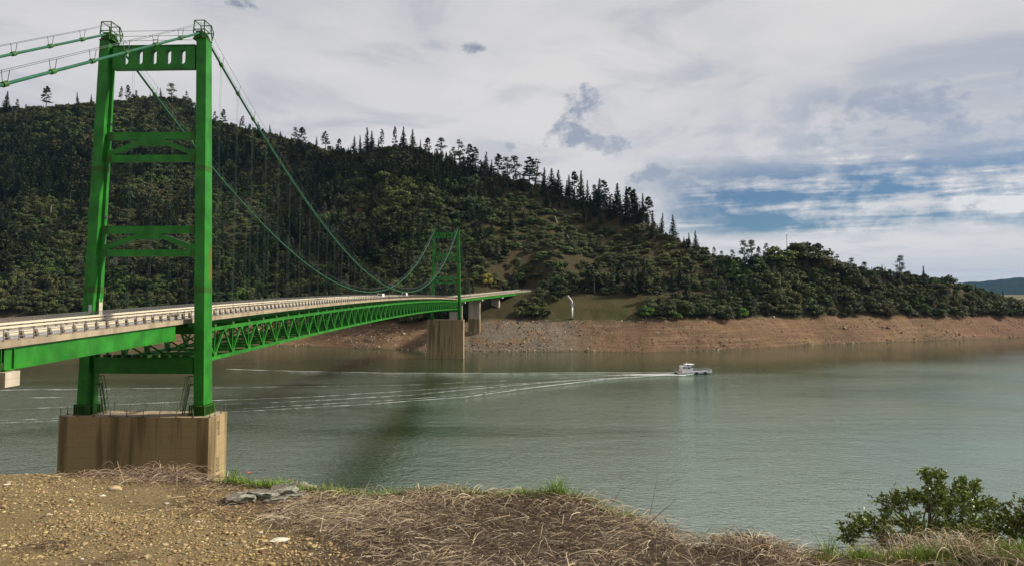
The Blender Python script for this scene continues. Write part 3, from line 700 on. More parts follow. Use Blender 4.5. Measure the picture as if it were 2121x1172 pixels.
# cables
NP = 52; PL = SPAN/NP; ZC0 = ZT + 1.35; ZLOW = 41.1
def cz(s):
    if s < 0: return ZC0 + .505*s
    if s > SPAN: return ZC0 - .52*(s - SPAN)
    q = (s - SPAN/2)/(SPAN/2); return ZLOW + (ZC0 - ZLOW)*q*q
SEND = 338 + 82
for sg in (-1, 1):
    ss = list(np.linspace(-88, 0, 18)) + list(np.linspace(0, SPAN, 79))[1:] + list(np.linspace(SPAN, SEND, 12))[1:]
    cab = MB().tube([(sg*TC, s, cz(s)) for s in ss], .175, 10).build('main_cable', M['cable'], BR, smooth=True)
    bands = [PL*i for i in range(1, NP)] + [-PL*i for i in range(1, 13)] + [SPAN + PL*i for i in range(1, 12)]
    for s in bands:
        d = (cz(s+.3) - cz(s-.3))/.6; w = .3
        MB().tube([(sg*TC, s-w, cz(s)-w*d), (sg*TC, s+w, cz(s)+w*d)], .29, 8).build('cable_band', M['green_dark'], cab)
    for side in (-.42, .42):
        MB().tube([(sg*TC+side, s, cz(s) + 1.35 + (.25 if abs(s) < 1 or abs(s-SPAN) < 1 else 0)) for s in ss], .028, 4, False).build('hand_rope', M['wire'], BR)
    for s in bands:
        g = MB()
        for side in (-.42, .42): g.bar((sg*TC+side*.6, s, cz(s)+.2), (sg*TC+side, s, cz(s)+1.38), .05)
        g.build('rope_stanchion', M['wire'], BR)
    for i in range(1, NP):
        s = PL*i; zc_ = float(zd(s)) - 1.5
        for dy in (-.24, .24): MB().tube([(sg*TC, s+dy, cz(s)-.2), (sg*TC, s+dy, zc_)], .014, 5, False).build('hanger', M['hanger'], BR)

# stiffening truss
def tz(s): return float(zd(s)) - 1.62
ss = [1.6] + [PL*i for i in range(1, NP)] + [SPAN-1.6]
for sg in (-1, 1):
    up = lambda s: ((0, s, tz(s)), (1, 0, 0), (0, 0, 1)); lo = lambda s: ((0, s, tz(s)-4.60), (1, 0, 0), (0, 0, 1))
    top = MB().sweep(rect(sg*TC-.25, sg*TC+.25, -.55, 0), [up(s) for s in ss]).build('top_chord', M['green'], BR)
    bot = MB().sweep(rect(sg*TC-.25, sg*TC+.25, -.55, 0), [lo(s) for s in ss]).build('bottom_chord', M['green'], BR)
    for i in range(0, NP):
        a, b = PL*i, PL*(i+1); m_ = (a+b)/2
        a2, b2 = max(a, 1.8), min(b, SPAN-1.8)
        MB().bar((sg*TC, a2, tz(a2)-4.62), (sg*TC, m_, tz(m_)-.5), .26, .30, (1, 0, 0)).build('truss_diagonal', M['green'], BR)
        MB().bar((sg*TC, b2, tz(b2)-4.62), (sg*TC, m_, tz(m_)-.5), .26, .30, (1, 0, 0)).build('truss_diagonal', M['green'], BR)
        x0, x1 = sorted((sg*TC - sg*.27, sg*TC + sg*.27))
        MB().prism([(m_-.62, tz(m_)-.1), (m_+.62, tz(m_)-.1), (m_+.35, tz(m_)-.95), (m_-.35, tz(m_)-.95)], x0, x1, 'x').build('gusset_plate', M['green'], top)
        if i: MB().bar((sg*TC, a, tz(a)-4.62), (sg*TC, a, tz(a)-.5), .18, .18, (1, 0, 0)).build('truss_vertical', M['green'], BR)
        if i:
            MB().prism([(a-.62, tz(a)-5.05), (a+.62, tz(a)-5.05), (a+.38, tz(a)-3.95), (a-.38, tz(a)-3.95)], x0, x1, 'x').build('gusset_plate', M['green'], bot)
            MB().box(sg*TC-.16, sg*TC+.16, a-.38, a+.38, tz(a)+.002, tz(a)+.45).build('hanger_socket', M['green_dark'], top)
for i in range(0, NP+1):
    s = min(max(PL*i, 1.9), SPAN-1.9); z = tz(s)
    MB().box(-TC+.26, TC-.26, s-.2, s+.2, z-.75, z+.30).build('floor_beam', M['green'], BR)
    MB().box(-TC+.26, TC-.26, s-.14, s+.14, z-5.1, z-4.7).build('bottom_strut', M['green'], BR)
    for sg in (-1, 1):
        MB().bar((sg*(TC-.3), s, z-.8), (0, s, z-4.75), .2).build('sway_brace', M['green'], BR)
        if i < NP:
            e = min(PL*(i+1), SPAN-1.9)
            MB().bar((sg*(TC-.3), s, z-4.9), (-sg*(TC-.3), e, tz(e)-4.9), .2, .16).build('lateral_brace', M['green'], BR)
for x in (-5.2, -3.1, -1.05, 1.05, 3.1, 5.2):
    MB().sweep(rect(x-.13, x+.13, -1.31, -.33), frames(1.7, SPAN-1.7, PL)).build('stringer', M['green'], BR)

# approach spans: deep plate girders on concrete piers
def girder(s0, s1, dep, t):
    g = MB().sweep([(t-.25, -dep-.66), (t+.25, -dep-.66), (t+.25, -dep-.58), (t+.03, -dep-.58), (t+.03, -.74), (t+.22, -.74), (t+.22, -.67), (t-.22, -.67), (t-.22, -.74), (t-.03, -.74), (t-.03, -dep-.58), (t-.25, -dep-.58)], frames(s0, s1, 6.5)).build('plate_girder', M['green'], BR)
    return g
for t in (-6.05, 6.05):
    girder(-36.1, -3.4, 2.2, t); girder(S0+.5, -36.9, 2.2, t); girder(SPAN+3.6, S1-2, 1.9, t)
    for s in (-36.75, -37.2, -37.7, -35.0+.2*0): 
        z = float(zd(s)); MB().box(t-.24, t+.24, s-.04, s+.04, z-2.75, z-.75).build('bearing_stiffener', M['green'], BR)
for s0, s1 in ((S0+.5, -3.4), (SPAN+3.6, SPAN+140)):
    n = int((s1-s0)/6)
    for i in range(n+1):
        s = s0 + (s1-s0)*i/n; z = float(zd(s))
        (x, y), (rx, ry) = frame(s)
        MB().bar((x-rx*5.8, y-ry*5.8, z-1.5), (x+rx*5.8, y+ry*5.8, z-1.5), .3, 1.3).build('cross_frame', M['green'], BR)
def hammer_pier(s, ground, capw=6.95, dep=1.95):
    z = float(zd(s)) - 2.95; (x, y), (rx, ry) = frame(s)
    for t in (-6.05, 6.05): 
        p = bp(s, t, 0); MB().box(p[0]-.4, p[0]+.4, p[1]-.4, p[1]+.4, z, z+.13).build('bearing', M['green_dark'], BR)
    rot = -(s-SC0)/RC if s > SC0 else 0
    cap = MB(); cap.prism([(-capw, z), (capw, z), (capw, z-1.45), (2.6, z-2.6), (-2.6, z-2.6), (-capw, z-1.45)], -dep/2, dep/2, 'y')
    colm = MB(); colm.box(-2.5, 2.5, -dep/2+.12, dep/2-.12, ground, z-2.58)
    a = colm.build('approach_pier', M['conc_pale'], BR); c = cap.build('pier_cap', M['conc_pale'], a); a.location = (x, y, 0); a.rotation_euler.z = rot
hammer_pier(-36.0, 0.0)
def wall_pier(s, ground, half, split):
    """far piers: ribbed upper half on a plain lower half"""
    z = float(zd(s)) - 2.75; (x, y), (rx, ry) = frame(s); rot = -(s-SC0)/RC if s > SC0 else 0
    lower = MB().box(-half-.15, half+.15, -1.15, 1.15, ground, split).build('approach_pier', M['conc'], BR); lower.location = (x, y, 0); lower.rotation_euler.z = rot
    MB().box(-half, half, -.75, .75, split, z-.9).build('pier_panel', M['conc_pale'], lower)
    for f in (-1, -.42, .42, 1):
        c = f*(half-.3); MB().box(c-.30, c+.30, -1.0, 1.0, split, z-.9).build('pier_rib', M['conc_pale'], lower)
    MB().box(-6.5, 6.5, -1.05, 1.05, z-.9, z).build('pier_cap', M['conc_pale'], lower)
wall_pier(SPAN+40, -8, 4.4, 20); wall_pier(SPAN+83, 5, 4.4, 21.5); wall_pier(SPAN+120, 16, 3.4, 26)

# ================================================================== trees
def quads(P, Nrm, size, aspect=1.0):
    """one small leaf-spray quad per point, lying across its normal"""
    n = len(P); Nrm = Nrm/np.maximum(np.linalg.norm(Nrm, axis=1, keepdims=True), 1e-6)
    a = np.cross(Nrm, rng.normal(size=(n, 3))); a /= np.maximum(np.linalg.norm(a, axis=1, keepdims=True), 1e-6); b = np.cross(Nrm, a)
    s = np.asarray(size).reshape(-1, 1) if np.ndim(size) else np.full((n, 1), size)
    j = lambda: rng.uniform(.55, 1.15, (n, 1))
    V = np.stack([P + (a*j()*aspect)*s, P + b*j()*s, P - (a*j()*aspect)*s, P - b*j()*s], 1).reshape(-1, 3)
    i = np.arange(n)*4; return V, np.stack([i, i+1, i+2, i+3], 1)
def lumps(specs, leaf, per, up=.35):
    Ps, Ns, Ss = [], [], []
    for c, r, w in specs:
        n = max(6, int(per*w)); d = rng.normal(size=(n, 3)); d /= np.linalg.norm(d, axis=1, keepdims=True)
        d[:, 2] = np.where(d[:, 2] < -.35, -d[:, 2], d[:, 2])
        rad = rng.uniform(.50, 1.18, (n, 1)); Ps.append(np.array(c) + d*rad*np.array(r)); Ns.append(d + rng.normal(size=(n, 3))*.45 + np.array([0, 0, up])); Ss.append(rng.uniform(.6, 1.25, n)*leaf)
    return quads(np.concatenate(Ps), np.concatenate(Ns), np.concatenate(Ss))
def trunk_mesh(name, h, r0, r1, lean=.0, forks=(), n=7):
    t = MB(); k = 6
    t.tube([(lean*h*(i/k)**2, .25*lean*h*math.sin(i), h*i/k - .6*(i == 0)) for i in range(k+1)], [r0 + (r1-r0)*i/k for i in range(k+1)], n)
    for a, z0, ln, rr in forks: t.tube([(lean*h*(z0/h)**2, 0, z0), (math.cos(a)*ln*.5, math.sin(a)*ln*.5, z0+ln*.45), (math.cos(a)*ln, math.sin(a)*ln, z0+ln*.75)], [rr, rr*.7, rr*.3], 5)
    return t.mesh(name, M['trunk'], True)
def oak_proto(i, H=8.5, W=5.2):
    n = rng.integers(11, 17); sp = []; sk = rng.uniform(-1.2, 1.2, 2)
    for q in range(n):
        a = rng.uniform(0, 6.28); rr = W*math.sqrt(rng.uniform(0, 1))*.78
        z = H*(.72 - .42*(rr/W)**2) + rng.uniform(-1.6, 1.2); r = rng.uniform(1.0, 2.1)
        sp.append(((rr*math.cos(a) + sk[0], rr*math.sin(a) + sk[1], z), (r*1.1, r*1.1, r*.95), r*r/3))
    for q in range(6):
        a = q*1.05 + rng.uniform(0, .5); sp.append(((W*.66*math.cos(a), W*.66*math.sin(a), H*.26), (2.0, 2.0, 1.7), .8))
    V, Fq = lumps(sp, .50, 120, .2); me = np_mesh('crown', V, Fq, M['oak'])
    return me, trunk_mesh('trunk', H*.62, .42, .16, .04, [(rng.uniform(0, 6), H*.25, 3.0, .2), (rng.uniform(0, 6), H*.3, 3.0, .2)]), H
def shrub_proto(i, H=4.6, W=4.6):
    n = rng.integers(7, 11); sp = []
    for q in range(n):
        a = rng.uniform(0, 6.28); rr = W*math.sqrt(rng.uniform(0, 1))*.75; r = rng.uniform(.9, 1.6)
        sp.append(((rr*math.cos(a), rr*math.sin(a), H*(.74 - .42*(rr/W)**2)), (r*1.2, r*1.2, r*.85), r*r/1.5))
    for q in range(6):
        a = q*1.05 + rng.uniform(0, .6); sp.append(((W*.6*math.cos(a), W*.6*math.sin(a), H*.22), (1.4, 1.4, 1.0), .8))
    V, Fq = lumps(sp, .36, 125, .6); me = np_mesh('crown', V, Fq, M['shrub'])
    return me, trunk_mesh('trunk', H*.5, .22, .1, .08, [(q*1.3, .5, 2.6, .12) for q in range(5)]), H
def pine_proto(i, H=20.0, W=3.3, bare=.12, open_=False):
    P, N = [], []
    nb = 215 if not open_ else 74
    for q in range(nb):
        f = bare + (1-bare)*(q + rng.uniform(0, 1))/nb; a = rng.uniform(0, 6.28)
        L = W*((1-f)/(1-bare))**(1.08 if not open_ else .5)*rng.uniform(.55, 1.12) + .25
        if open_ and rng.random() < .25: continue
        dr = rng.uniform(.05, .38); m_ = 5 if not open_ else 7
        for e in range(m_):
            t = (e + .6)/m_
            if open_: t = .45 + .6*t
            P.append((math.cos(a)*L*t + rng.normal()*.14, math.sin(a)*L*t + rng.normal()*.14, f*H - dr*L*t + .18*L*t*t + rng.normal()*.12)); N.append((rng.normal()*.5, rng.normal()*.5, 1.0))
    P.append((0, 0, H)); N.append((1, .4, .2)); P.append((0, 0, H-.4)); N.append((.2, 1, .2))
    P = np.array(P); V, Fq = quads(P, np.array(N), rng.uniform(.40, .80, len(P))*(1.15 if open_ else np.clip(1.30 - P[:, 2]/H, .38, 1)), 1.3)
    return np_mesh('crown', V, Fq, M['pine']), trunk_mesh('trunk', H*.97, .34, .05, rng.uniform(-.012, .012)), H
def gray_proto(i, H=15.0, W=4.0):
    sp = []
    for q in range(15):
        a = rng.uniform(0, 6.28); z = rng.uniform(.30, 1.0); rr = W*(1.05-z)**.6*rng.uniform(.2, .95); r = rng.uniform(.7, 1.35)
        sp.append(((rr*math.cos(a), rr*math.sin(a), H*z - .8), (r*1.1, r*1.1, r*1.0), r*r))
    V, Fq = lumps(sp, .30, 58, .2); me = np_mesh('crown', V, Fq, M['gray'])
    return me, trunk_mesh('trunk', H*.85, .32, .08, .05, [(rng.uniform(0, 6), H*.4, 4.0, .16), (rng.uniform(0, 6), H*.5, 3.2, .14)]), H
M['oak'] = m_leaf('oak_foliage', (.020, .042, .012), (.066, .088, .024), (.090, .076, .030))
M['shrub'] = m_leaf('chaparral_foliage', (.052, .066, .022), (.098, .108, .042), (.066, .088, .022), .03)
M['pine'] = m_leaf('pine_needles', (.030, .046, .018), (.056, .072, .029), (.060, .066, .031))
M['gray'] = m_leaf('grey_pine_needles', (.060, .076, .046), (.085, .100, .064), (.055, .066, .038))
PROT = {'oak_tree': [oak_proto(i) for i in range(5)], 'shrub': [shrub_proto(i) for i in range(4)],
        'pine_tree': [pine_proto(i, 20, w, b, False) for i, (w, b) in enumerate(((4.4, .07), (3.7, .05), (5.0, .12), (4.0, .10)))] + [pine_proto(9, 20, 4.0, .34, True), pine_proto(8, 20, 3.4, .42, True)],
        'grey_pine': [gray_proto(i) for i in range(3)]}
def plant(kind, v, X, Y, h, rz, label, group, wide=1.0, z=None):
    cr, tr, H = PROT[kind][v]; sc_ = h/H
    z = float(hill_z(X, Y)) - .25 if z is None else z
    o = empty(kind, (X, Y, z), rz); o.rotation_euler = (random.gauss(0, .035), random.gauss(0, .035), rz); o.scale = (sc_*wide*random.uniform(.82, 1.18), sc_*wide*random.uniform(.82, 1.18), sc_)
    c = link('crown', cr, o); t = link('trunk', tr, o)
    tag(o, label, 'shrub' if kind == 'shrub' else 'tree', group); return o

# ---- trees that can be told apart on the skyline: (px, top y, kind, variant, spread)
SKY = [  # segment, list
 ('skyline left of the near bridge tower', [(14,188,'pine_tree',0,1.0),(36,204,'grey_pine',0,.8),(97,179,'pine_tree',4,.9),(163,190,'pine_tree',1,.8),(190,196,'pine_tree',2,.8)]),
 ('skyline framed between the near tower legs', [(250,178,'pine_tree',5,.7),(266,175,'pine_tree',4,1.0),(283,186,'grey_pine',1,.9),(334,183,'pine_tree',0,.7),(356,174,'grey_pine',1,1.3),(385,190,'grey_pine',2,1.0)]),
 ('ridge just right of the near tower', [(446,228,'grey_pine',2,.8),(462,226,'pine_tree',4,.8),(500,240,'pine_tree',5,.8),(536,252,'pine_tree',1,.8),(560,258,'pine_tree',2,.8),(612,262,'grey_pine',0,.9),(627,263,'pine_tree',4,1.1),(655,282,'pine_tree',1,.8),(676,273,'pine_tree',5,1.0),(702,287,'pine_tree',4,.9)]),
 ('knoll on the ridge above the far tower', [(733,281,'pine_tree',2,.9),(747,279,'pine_tree',0,.7),(762,264,'pine_tree',0,.8),(771,270,'pine_tree',2,.9),(791,267,'pine_tree',5,.6),(784,284,'pine_tree',1,.7),(818,262,'pine_tree',4,.55),(835,262,'pine_tree',0,.85),(855,267,'pine_tree',2,.9),(871,288,'pine_tree',1,.6),(886,286,'pine_tree',4,1.0)]),
 ('ridge sloping down right of the knoll', [(913,285,'grey_pine',1,1.3),(936,303,'grey_pine',0,.9),(953,289,'grey_pine',2,1.0),(974,300,'pine_tree',4,1.1),(983,306,'pine_tree',5,1.0),(1004,314,'pine_tree',0,.9),(1018,330,'pine_tree',1,.9),(1034,319,'pine_tree',4,1.0),(1052,323,'grey_pine',0,1.2),(1070,322,'grey_pine',1,1.3),(1096,326,'pine_tree',5,1.1),(1110,328,'grey_pine',2,1.2),(1128,348,'pine_tree',0,1.0),(1143,349,'pine_tree',2,1.1),(1156,352,'pine_tree',0,1.0)]),
 ('hill shoulder above the bare slope', [(1178,362,'pine_tree',2,.9),(1190,356,'pine_tree',4,.9),(1202,354,'pine_tree',3,.9),(1216,374,'pine_tree',0,.9),(1228,382,'grey_pine',1,.8),(1240,370,'pine_tree',2,1.0),(1252,375,'pine_tree',5,1.1),(1276,380,'pine_tree',0,1.0),(1296,387,'pine_tree',3,.9),(1304,389,'pine_tree',4,1.0),(1315,392,'pine_tree',2,1.3),(1331,401,'pine_tree',3,.9),(1340,408,'pine_tree',4,.9),(1352,436,'pine_tree',1,.8),(1369,441,'pine_tree',0,.9),(1394,445,'pine_tree',2,.9),(1440,478,'pine_tree',0,1.0),(1427,482,'pine_tree',1,.9)]),
 ('low wooded knoll on the right', [(1497,519,'grey_pine',1,.9),(1517,516,'grey_pine',0,1.0),(1543,495,'grey_pine',0,1.0),(1554,496,'grey_pine',1,1.2),(1572,511,'pine_tree',4,.8),(1586,502,'grey_pine',0,.9),(1612,508,'oak_tree',1,1.1),(1650,500,'oak_tree',3,1.0),(1672,497,'oak_tree',0,1.0),(1692,502,'grey_pine',1,1.2),(1716,515,'oak_tree',2,1.0),(1738,525,'grey_pine',2,1.0),(1763,532,'grey_pine',0,1.1),(1791,541,'grey_pine',1,1.0),(1862,526,'grey_pine',0,1.0),(1913,550,'pine_tree',1,1.0),(1962,570,'oak_tree',2,1.0)])]
ORD = ['first','second','third','fourth','fifth','sixth','seventh','eighth','ninth','tenth','eleventh','twelfth','thirteenth','fourteenth','fifteenth','sixteenth','seventeenth','eighteenth']
NICE = {'pine_tree': 'dark conifer', 'grey_pine': 'loose grey pine', 'oak_tree': 'round-crowned oak'}
taken = []; indiv = {k_: 0 for k_ in PROT}
for seg, lst in SKY:
    lst = sorted(lst, key=lambda r: r[0]); cnt = {}
    for px, top, kind, v, wide in lst:
        u = (px - CXP)/F_PX; Zr = float(hill_params(np.array(u))[3]) - 6; X = u*Zr
        g = float(hill_z(X, Zr)); pt = at_y(px, top, Zr); X = float(pt[0]); h = max(float(pt[2]) - g, 5.0)
        cnt[kind] = cnt.get(kind, 0) + 1
        plant(kind, v, X, Zr, h, random.uniform(0, 6.28), f'{ORD[cnt[kind]-1]} {NICE[kind]} from the left on the {seg}', 'trees along the ' + seg, wide*(1.2 if kind == 'pine_tree' and v < 4 else 1.15))
        taken.append((X, Zr)); indiv[kind] += 1

# ---- the wooded slopes
def inside(poly, x, y):
    x = np.asarray(x); y = np.asarray(y); c = np.zeros(x.shape, bool); n = len(poly)
    for i in range(n):
        (x0, y0), (x1, y1) = poly[i], poly[i-1]
        c ^= ((y0 > y) != (y1 > y)) & (x < (x1-x0)*(y-y0)/((y1-y0) + 1e-9) + x0)
    return c
MEADOW = [(1128,624),(1150,614),(1210,608),(1300,614),(1400,602),(1500,606),(1490,614),(1345,626),(1330,640),(1330,668),(1120,668)]
SPARSE = [(1045,395),(1120,392),(1200,412),(1330,452),(1420,505),(1485,545),(1470,575),(1400,590),(1200,590),(1130,575),(1040,545),(1000,520),(1010,450)]
ROADCUT = [(955,530),(1050,545),(1080,590),(955,640),(890,640),(900,590)]
xs, ys = np.meshgrid(np.arange(-860, 640, 5.7), np.arange(520, 1080, 5.7)); xs = (xs + rng.uniform(-2.9, 2.9, xs.shape)).ravel(); ys = (ys + rng.uniform(-2.9, 2.9, ys.shape)).ravel()
Zw_, Zb_, hb_, Zr_, hr_ = hill_params(xs/ys); zs = hill_z(xs, ys); px_, py_ = proj(xs, ys, zs)
wobb = fbm(xs/15, ys/15, 2)
ok = (zs > hb_ + np.where(px_ > 1480, -2.0, 1.0) + wobb*2.5) & (ys > Zb_ + np.where(px_ > 1480, -3, 2)) & (ys < Zr_ + 14) & (px_ > -90) & (px_ < 2260) & ~inside(MEADOW, px_, py_)
bxy = np.stack([XA + xs*0, YA + ys*0], 1)
# keep the bridge corridor clear
tt, s_arc = road_st(xs, ys)
ok &= ~((tt > 0) & (tt < 24) & (s_arc > 425) & (s_arc < 505) & (rng.random(xs.shape) < .9))
ok &= ~((np.abs(tt) < 11) & (s_arc < S1 - 6))
cut = inside(ROADCUT, px_, py_); ok &= ~(cut & (rng.random(xs.shape) < .5))
sparse = inside(SPARSE, px_, py_)
ok &= ~((fbm(xs/28 + 50, ys/28, 3) > .34) & (px_ < 1000) & (rng.random(xs.shape) < .75))      # openings in the wood
ok &= ~(sparse & (rng.random(xs.shape) < .52))
for X, Y in taken: ok &= (xs-X)**2 + (ys-Y)**2 > 9
xs, ys, zs, px_, py_, sparse, Zr_, Zb_ = [a[ok] for a in (xs, ys, zs, px_, py_, sparse, Zr_, Zb_)]
sky_y = np.interp(px_, RIDGE[:,0], RIDGE[:,1]); r1 = rng.random(len(xs)); cl = fbm(xs/55, ys/55, 3)
pine_p = .05 + .55*np.clip(cl*2.6 + .05, 0, 1)
pine_p += np.where((px_ > 560) & (px_ < 1360) & (py_ - sky_y < 75), .38, 0) + np.where((px_ > 740) & (px_ < 1060) & (py_ < 520), .16, 0)
pine_p += np.where((px_ < 230) & (py_ < 470), .12, 0) + np.where((px_ > 400) & (px_ < 640) & (py_ < 400), .22, 0)
pine_p += np.where((px_ > 1120) & (px_ < 1350) & (py_ - sky_y < 40), .4, 0); pine_p = np.where((px_ < 560) & (py_ - sky_y < 30), .10, pine_p); pine_p = np.where(sparse & (py_ - sky_y > 40), .03, pine_p); pine_p = np.where((px_ > 1440), .12, pine_p)
gray_p = .05 + np.where((px_ > 560) & (px_ < 800) & (py_ > 390) & (py_ < 530), .30, 0) + np.where((px_ > 1440), .12, 0); gray_p = np.where(sparse, .0, gray_p)
shrub_p = np.where(sparse, .97, .22 + .3*(cl < -.22)); shrub_p = np.where((px_ > 1000) & (px_ < 1480) & (py_ > 420), np.maximum(shrub_p, .6), shrub_p)
kind = np.where(r1 < pine_p, 0, np.where(r1 < pine_p + gray_p, 1, np.where(rng.random(len(xs)) < shrub_p, 3, 2)))
KN = ['pine_tree', 'grey_pine', 'oak_tree', 'shrub']
hh = np.select([kind == 0, kind == 1, kind == 2], [rng.uniform(11, 23, len(xs)), rng.uniform(9, 16, len(xs)), rng.uniform(5.5, 11.5, len(xs))], rng.uniform(3.2, 6.2, len(xs)))
big = fbm(xs/75 + 31, ys/75, 3); hh = np.where(kind == 2, hh*np.clip(1.0 + big*1.0, .6, 1.35), hh); hh = np.where(kind == 0, hh*np.clip(1 + cl*.5, .75, 1.3), hh)
near_sky = (py_ - sky_y) < 16
hh = np.where(near_sky & (kind == 0), rng.uniform(6, 11, len(xs)), hh); hh = np.where(near_sky & (kind == 0) & (px_ > 1120) & (px_ < 1350), rng.uniform(12, 20, len(xs)), hh); hh = np.where(near_sky & (kind > 0), np.minimum(hh, 7.0), hh); 
hh = np.where((px_ > 1440) & (kind < 2), np.minimum(hh, 14), hh)
app = hh/ys
def zone(px, py, sy):
    rel = (py - sy)/max(650 - sy, 1); band = 'high on' if rel < .28 else ('halfway up' if rel < .62 else 'low on')
    if px < 175: where = 'slope left of the near tower'
    elif px < 400: where = 'slope between the near tower legs'
    elif px < 620: where = 'slope just right of the near tower'
    elif px < 880: where = 'slope behind the cables at midspan'
    elif px < 1010: where = 'slope behind the far tower'
    elif px < 1250: where = 'slope above the far abutment'
    elif px < 1480: where = 'slope above the clearing'
    elif px < 1760: where = 'wooded knoll at the right'
    else: where = 'wooded point at far right'
    return f'{band} the {where}'
def nth(n): return f"{n}{'th' if 10 <= n % 100 <= 20 else {1: 'st', 2: 'nd', 3: 'rd'}.get(n % 10, 'th')}"
LBL = {'pine_tree': 'dark pointed conifer', 'grey_pine': 'pale grey pine', 'oak_tree': 'round green oak', 'shrub': 'low olive shrub'}
rest = []
for ki, kn in enumerate(KN):
    idx = np.where(kind == ki)[0]; idx = idx[np.argsort(-app[idx])]
    room = 300 - indiv[kn]; cells = {}
    for i in idx[:room][np.argsort(px_[idx[:room]])]: cells.setdefault(zone(px_[i], py_[i], sky_y[i]), []).append(int(i))
    rank = {i: (zn, q + 1) for zn, li in cells.items() for q, i in enumerate(li)}
    for j, i in enumerate(idx):
        nv = len(PROT[kn]); v = int(rng.integers(0, nv)); rz = float(rng.uniform(0, 6.28)); wd = float(rng.uniform(.85, 1.2))*(1.15 if kn == 'pine_tree' else 1.0)
        if j < room:
            zn, q = rank[int(i)]; plant(kn, v, float(xs[i]), float(ys[i]), float(hh[i]), rz, f'{LBL[kn]} {zn}, {nth(q)} from left', f'{kn.replace("_", " ")}s {zn}', wd, float(zs[i]) - .3)
        else: rest.append((ki, v, xs[i], ys[i], zs[i]-.3, hh[i], rz, wd))
# the rest of the wood reads as one mass: one object, instanced on points
pc = bpy.data.collections.new('woodland_kinds'); order = []
for ki, kn in enumerate(KN):
    for v, (cr, tr, H) in enumerate(PROT[kn]):
        bm = bmesh.new(); bm.from_mesh(cr); nf = len(bm.faces); bm.from_mesh(tr)
        bm.faces.ensure_lookup_table()
        for f in bm.faces[nf:]: f.material_index = 1
        me = bpy.data.meshes.new('tree_kind'); bm.to_mesh(me); bm.free(); me.materials.append(cr.materials[0]); me.materials.append(M['trunk'])
        o = bpy.data.objects.new(f'tree_kind_{len(order):02d}', me); pc.objects.link(o); order.append((ki, v, H))
oi_ = {(a, b): n for n, (a, b, H) in enumerate(order)}
def scatter(name, pts, rot, scl, idx, coll):
    me = bpy.data.meshes.new(name); me.from_pydata([tuple(p) for p in pts], [], [])
    for nm, ty, dat in (('rot', 'FLOAT_VECTOR', rot), ('scl', 'FLOAT_VECTOR', scl), ('kind_index', 'INT', idx)):
        a = me.attributes.new(nm, ty, 'POINT'); a.data.foreach_set('vector' if ty == 'FLOAT_VECTOR' else 'value', np.asarray(dat, np.float32 if ty != 'INT' else np.int32).ravel())
    ng = bpy.data.node_groups.new(name, 'GeometryNodeTree')
    ng.interface.new_socket('Geometry', in_out='INPUT', socket_type='NodeSocketGeometry'); ng.interface.new_socket('Geometry', in_out='OUTPUT', socket_type='NodeSocketGeometry')
    N = ng.nodes; L = ng.links; gi = N.new('NodeGroupInput'); go = N.new('NodeGroupOutput'); ip = N.new('GeometryNodeInstanceOnPoints'); ci = N.new('GeometryNodeCollectionInfo')
    ci.inputs['Collection'].default_value = coll; ci.inputs['Separate Children'].default_value = True; ci.inputs['Reset Children'].default_value = True
    def na(nm, ty):
        n = N.new('GeometryNodeInputNamedAttribute'); n.data_type = ty; n.inputs['Name'].default_value = nm; return [o for o in n.outputs if o.enabled and o.name == 'Attribute'][0]
    L.new(gi.outputs[0], ip.inputs['Points']); L.new(ci.outputs[0], ip.inputs['Instance']); ip.inputs['Pick Instance'].default_value = True
    L.new(na('kind_index', 'INT'), ip.inputs['Instance Index']); L.new(na('rot', 'FLOAT_VECTOR'), ip.inputs['Rotation']); L.new(na('scl', 'FLOAT_VECTOR'), ip.inputs['Scale'])
    L.new(ip.outputs[0], go.inputs[0])
    o = link(name, me); md = o.modifiers.new('scatter', 'NODES'); md.node_group = ng; return o
if rest:
    A = [(r[2], r[3], r[4]) for r in rest]; Hs = [r[5]/order[oi_[(r[0], r[1])]][2] for r in rest]
    w = scatter('woodland', A, [(0, 0, r[6]) for r in rest], [(h*r[7]*random.uniform(.8, 1.2), h*r[7]*random.uniform(.8, 1.2), h) for h, r in zip(Hs, rest)], [oi_[(r[0], r[1])] for r in rest], pc)
    tag(w, 'mixed oak and pine woodland covering the dark hillside', 'woodland', None, 'stuff')
print('trees', len(xs), 'rest', len(rest), [int((kind == q).sum()) for q in range(4)])

# ---- rubble strewn over the bare bank
def rock_mesh(name, m, seed, flat=.6, sub=1):
    bm = bmesh.new(); bmesh.ops.create_icosphere(bm, subdivisions=sub, radius=1.0); r_ = random.Random(seed)
    for v in bm.verts: v.co *= r_.uniform(.62, 1.2); v.co.z *= flat
    me = bpy.data.meshes.new(name); bm.to_mesh(me); bm.free(); me.materials.append(m); return me
M['rubble'], k, b = mat('bank_rubble'); oi = k.new('ShaderNodeObjectInfo').outputs['Random']
k.put(b.inputs['Base Color'], k.mixc(k.step(oi, .45, 1.0), k.mixc(oi, (.07, .05, .035), (.24, .16, .095)), (.46, .37, .26))); b.inputs['Roughness'].default_value = .95
rc = bpy.data.collections.new('rubble_kinds')
for i in range(5): rc.objects.link(bpy.data.objects.new(f'rubble_kind_{i}', rock_mesh('rubble_kind', M['rubble'], i, .6)))
n = 26000; rx_ = rng.uniform(-260, 600, n); Zwr, Zbr, hbr, _, _ = hill_params(rx_/560); ry_ = rng.uniform(0, 1, n)**1.3; Yr = Zwr + ry_*(Zbr-Zwr)*1.05 - 1; rx_ = rx_*Yr/560
cov = fbm(rx_/22, Yr/14, 3) + .15*(np.abs(rx_) < 70); kp = (cov + rng.uniform(-.35, .35, n) > .05); rx_, Yr = rx_[kp], Yr[kp]; rz_ = hill_z(rx_, Yr)
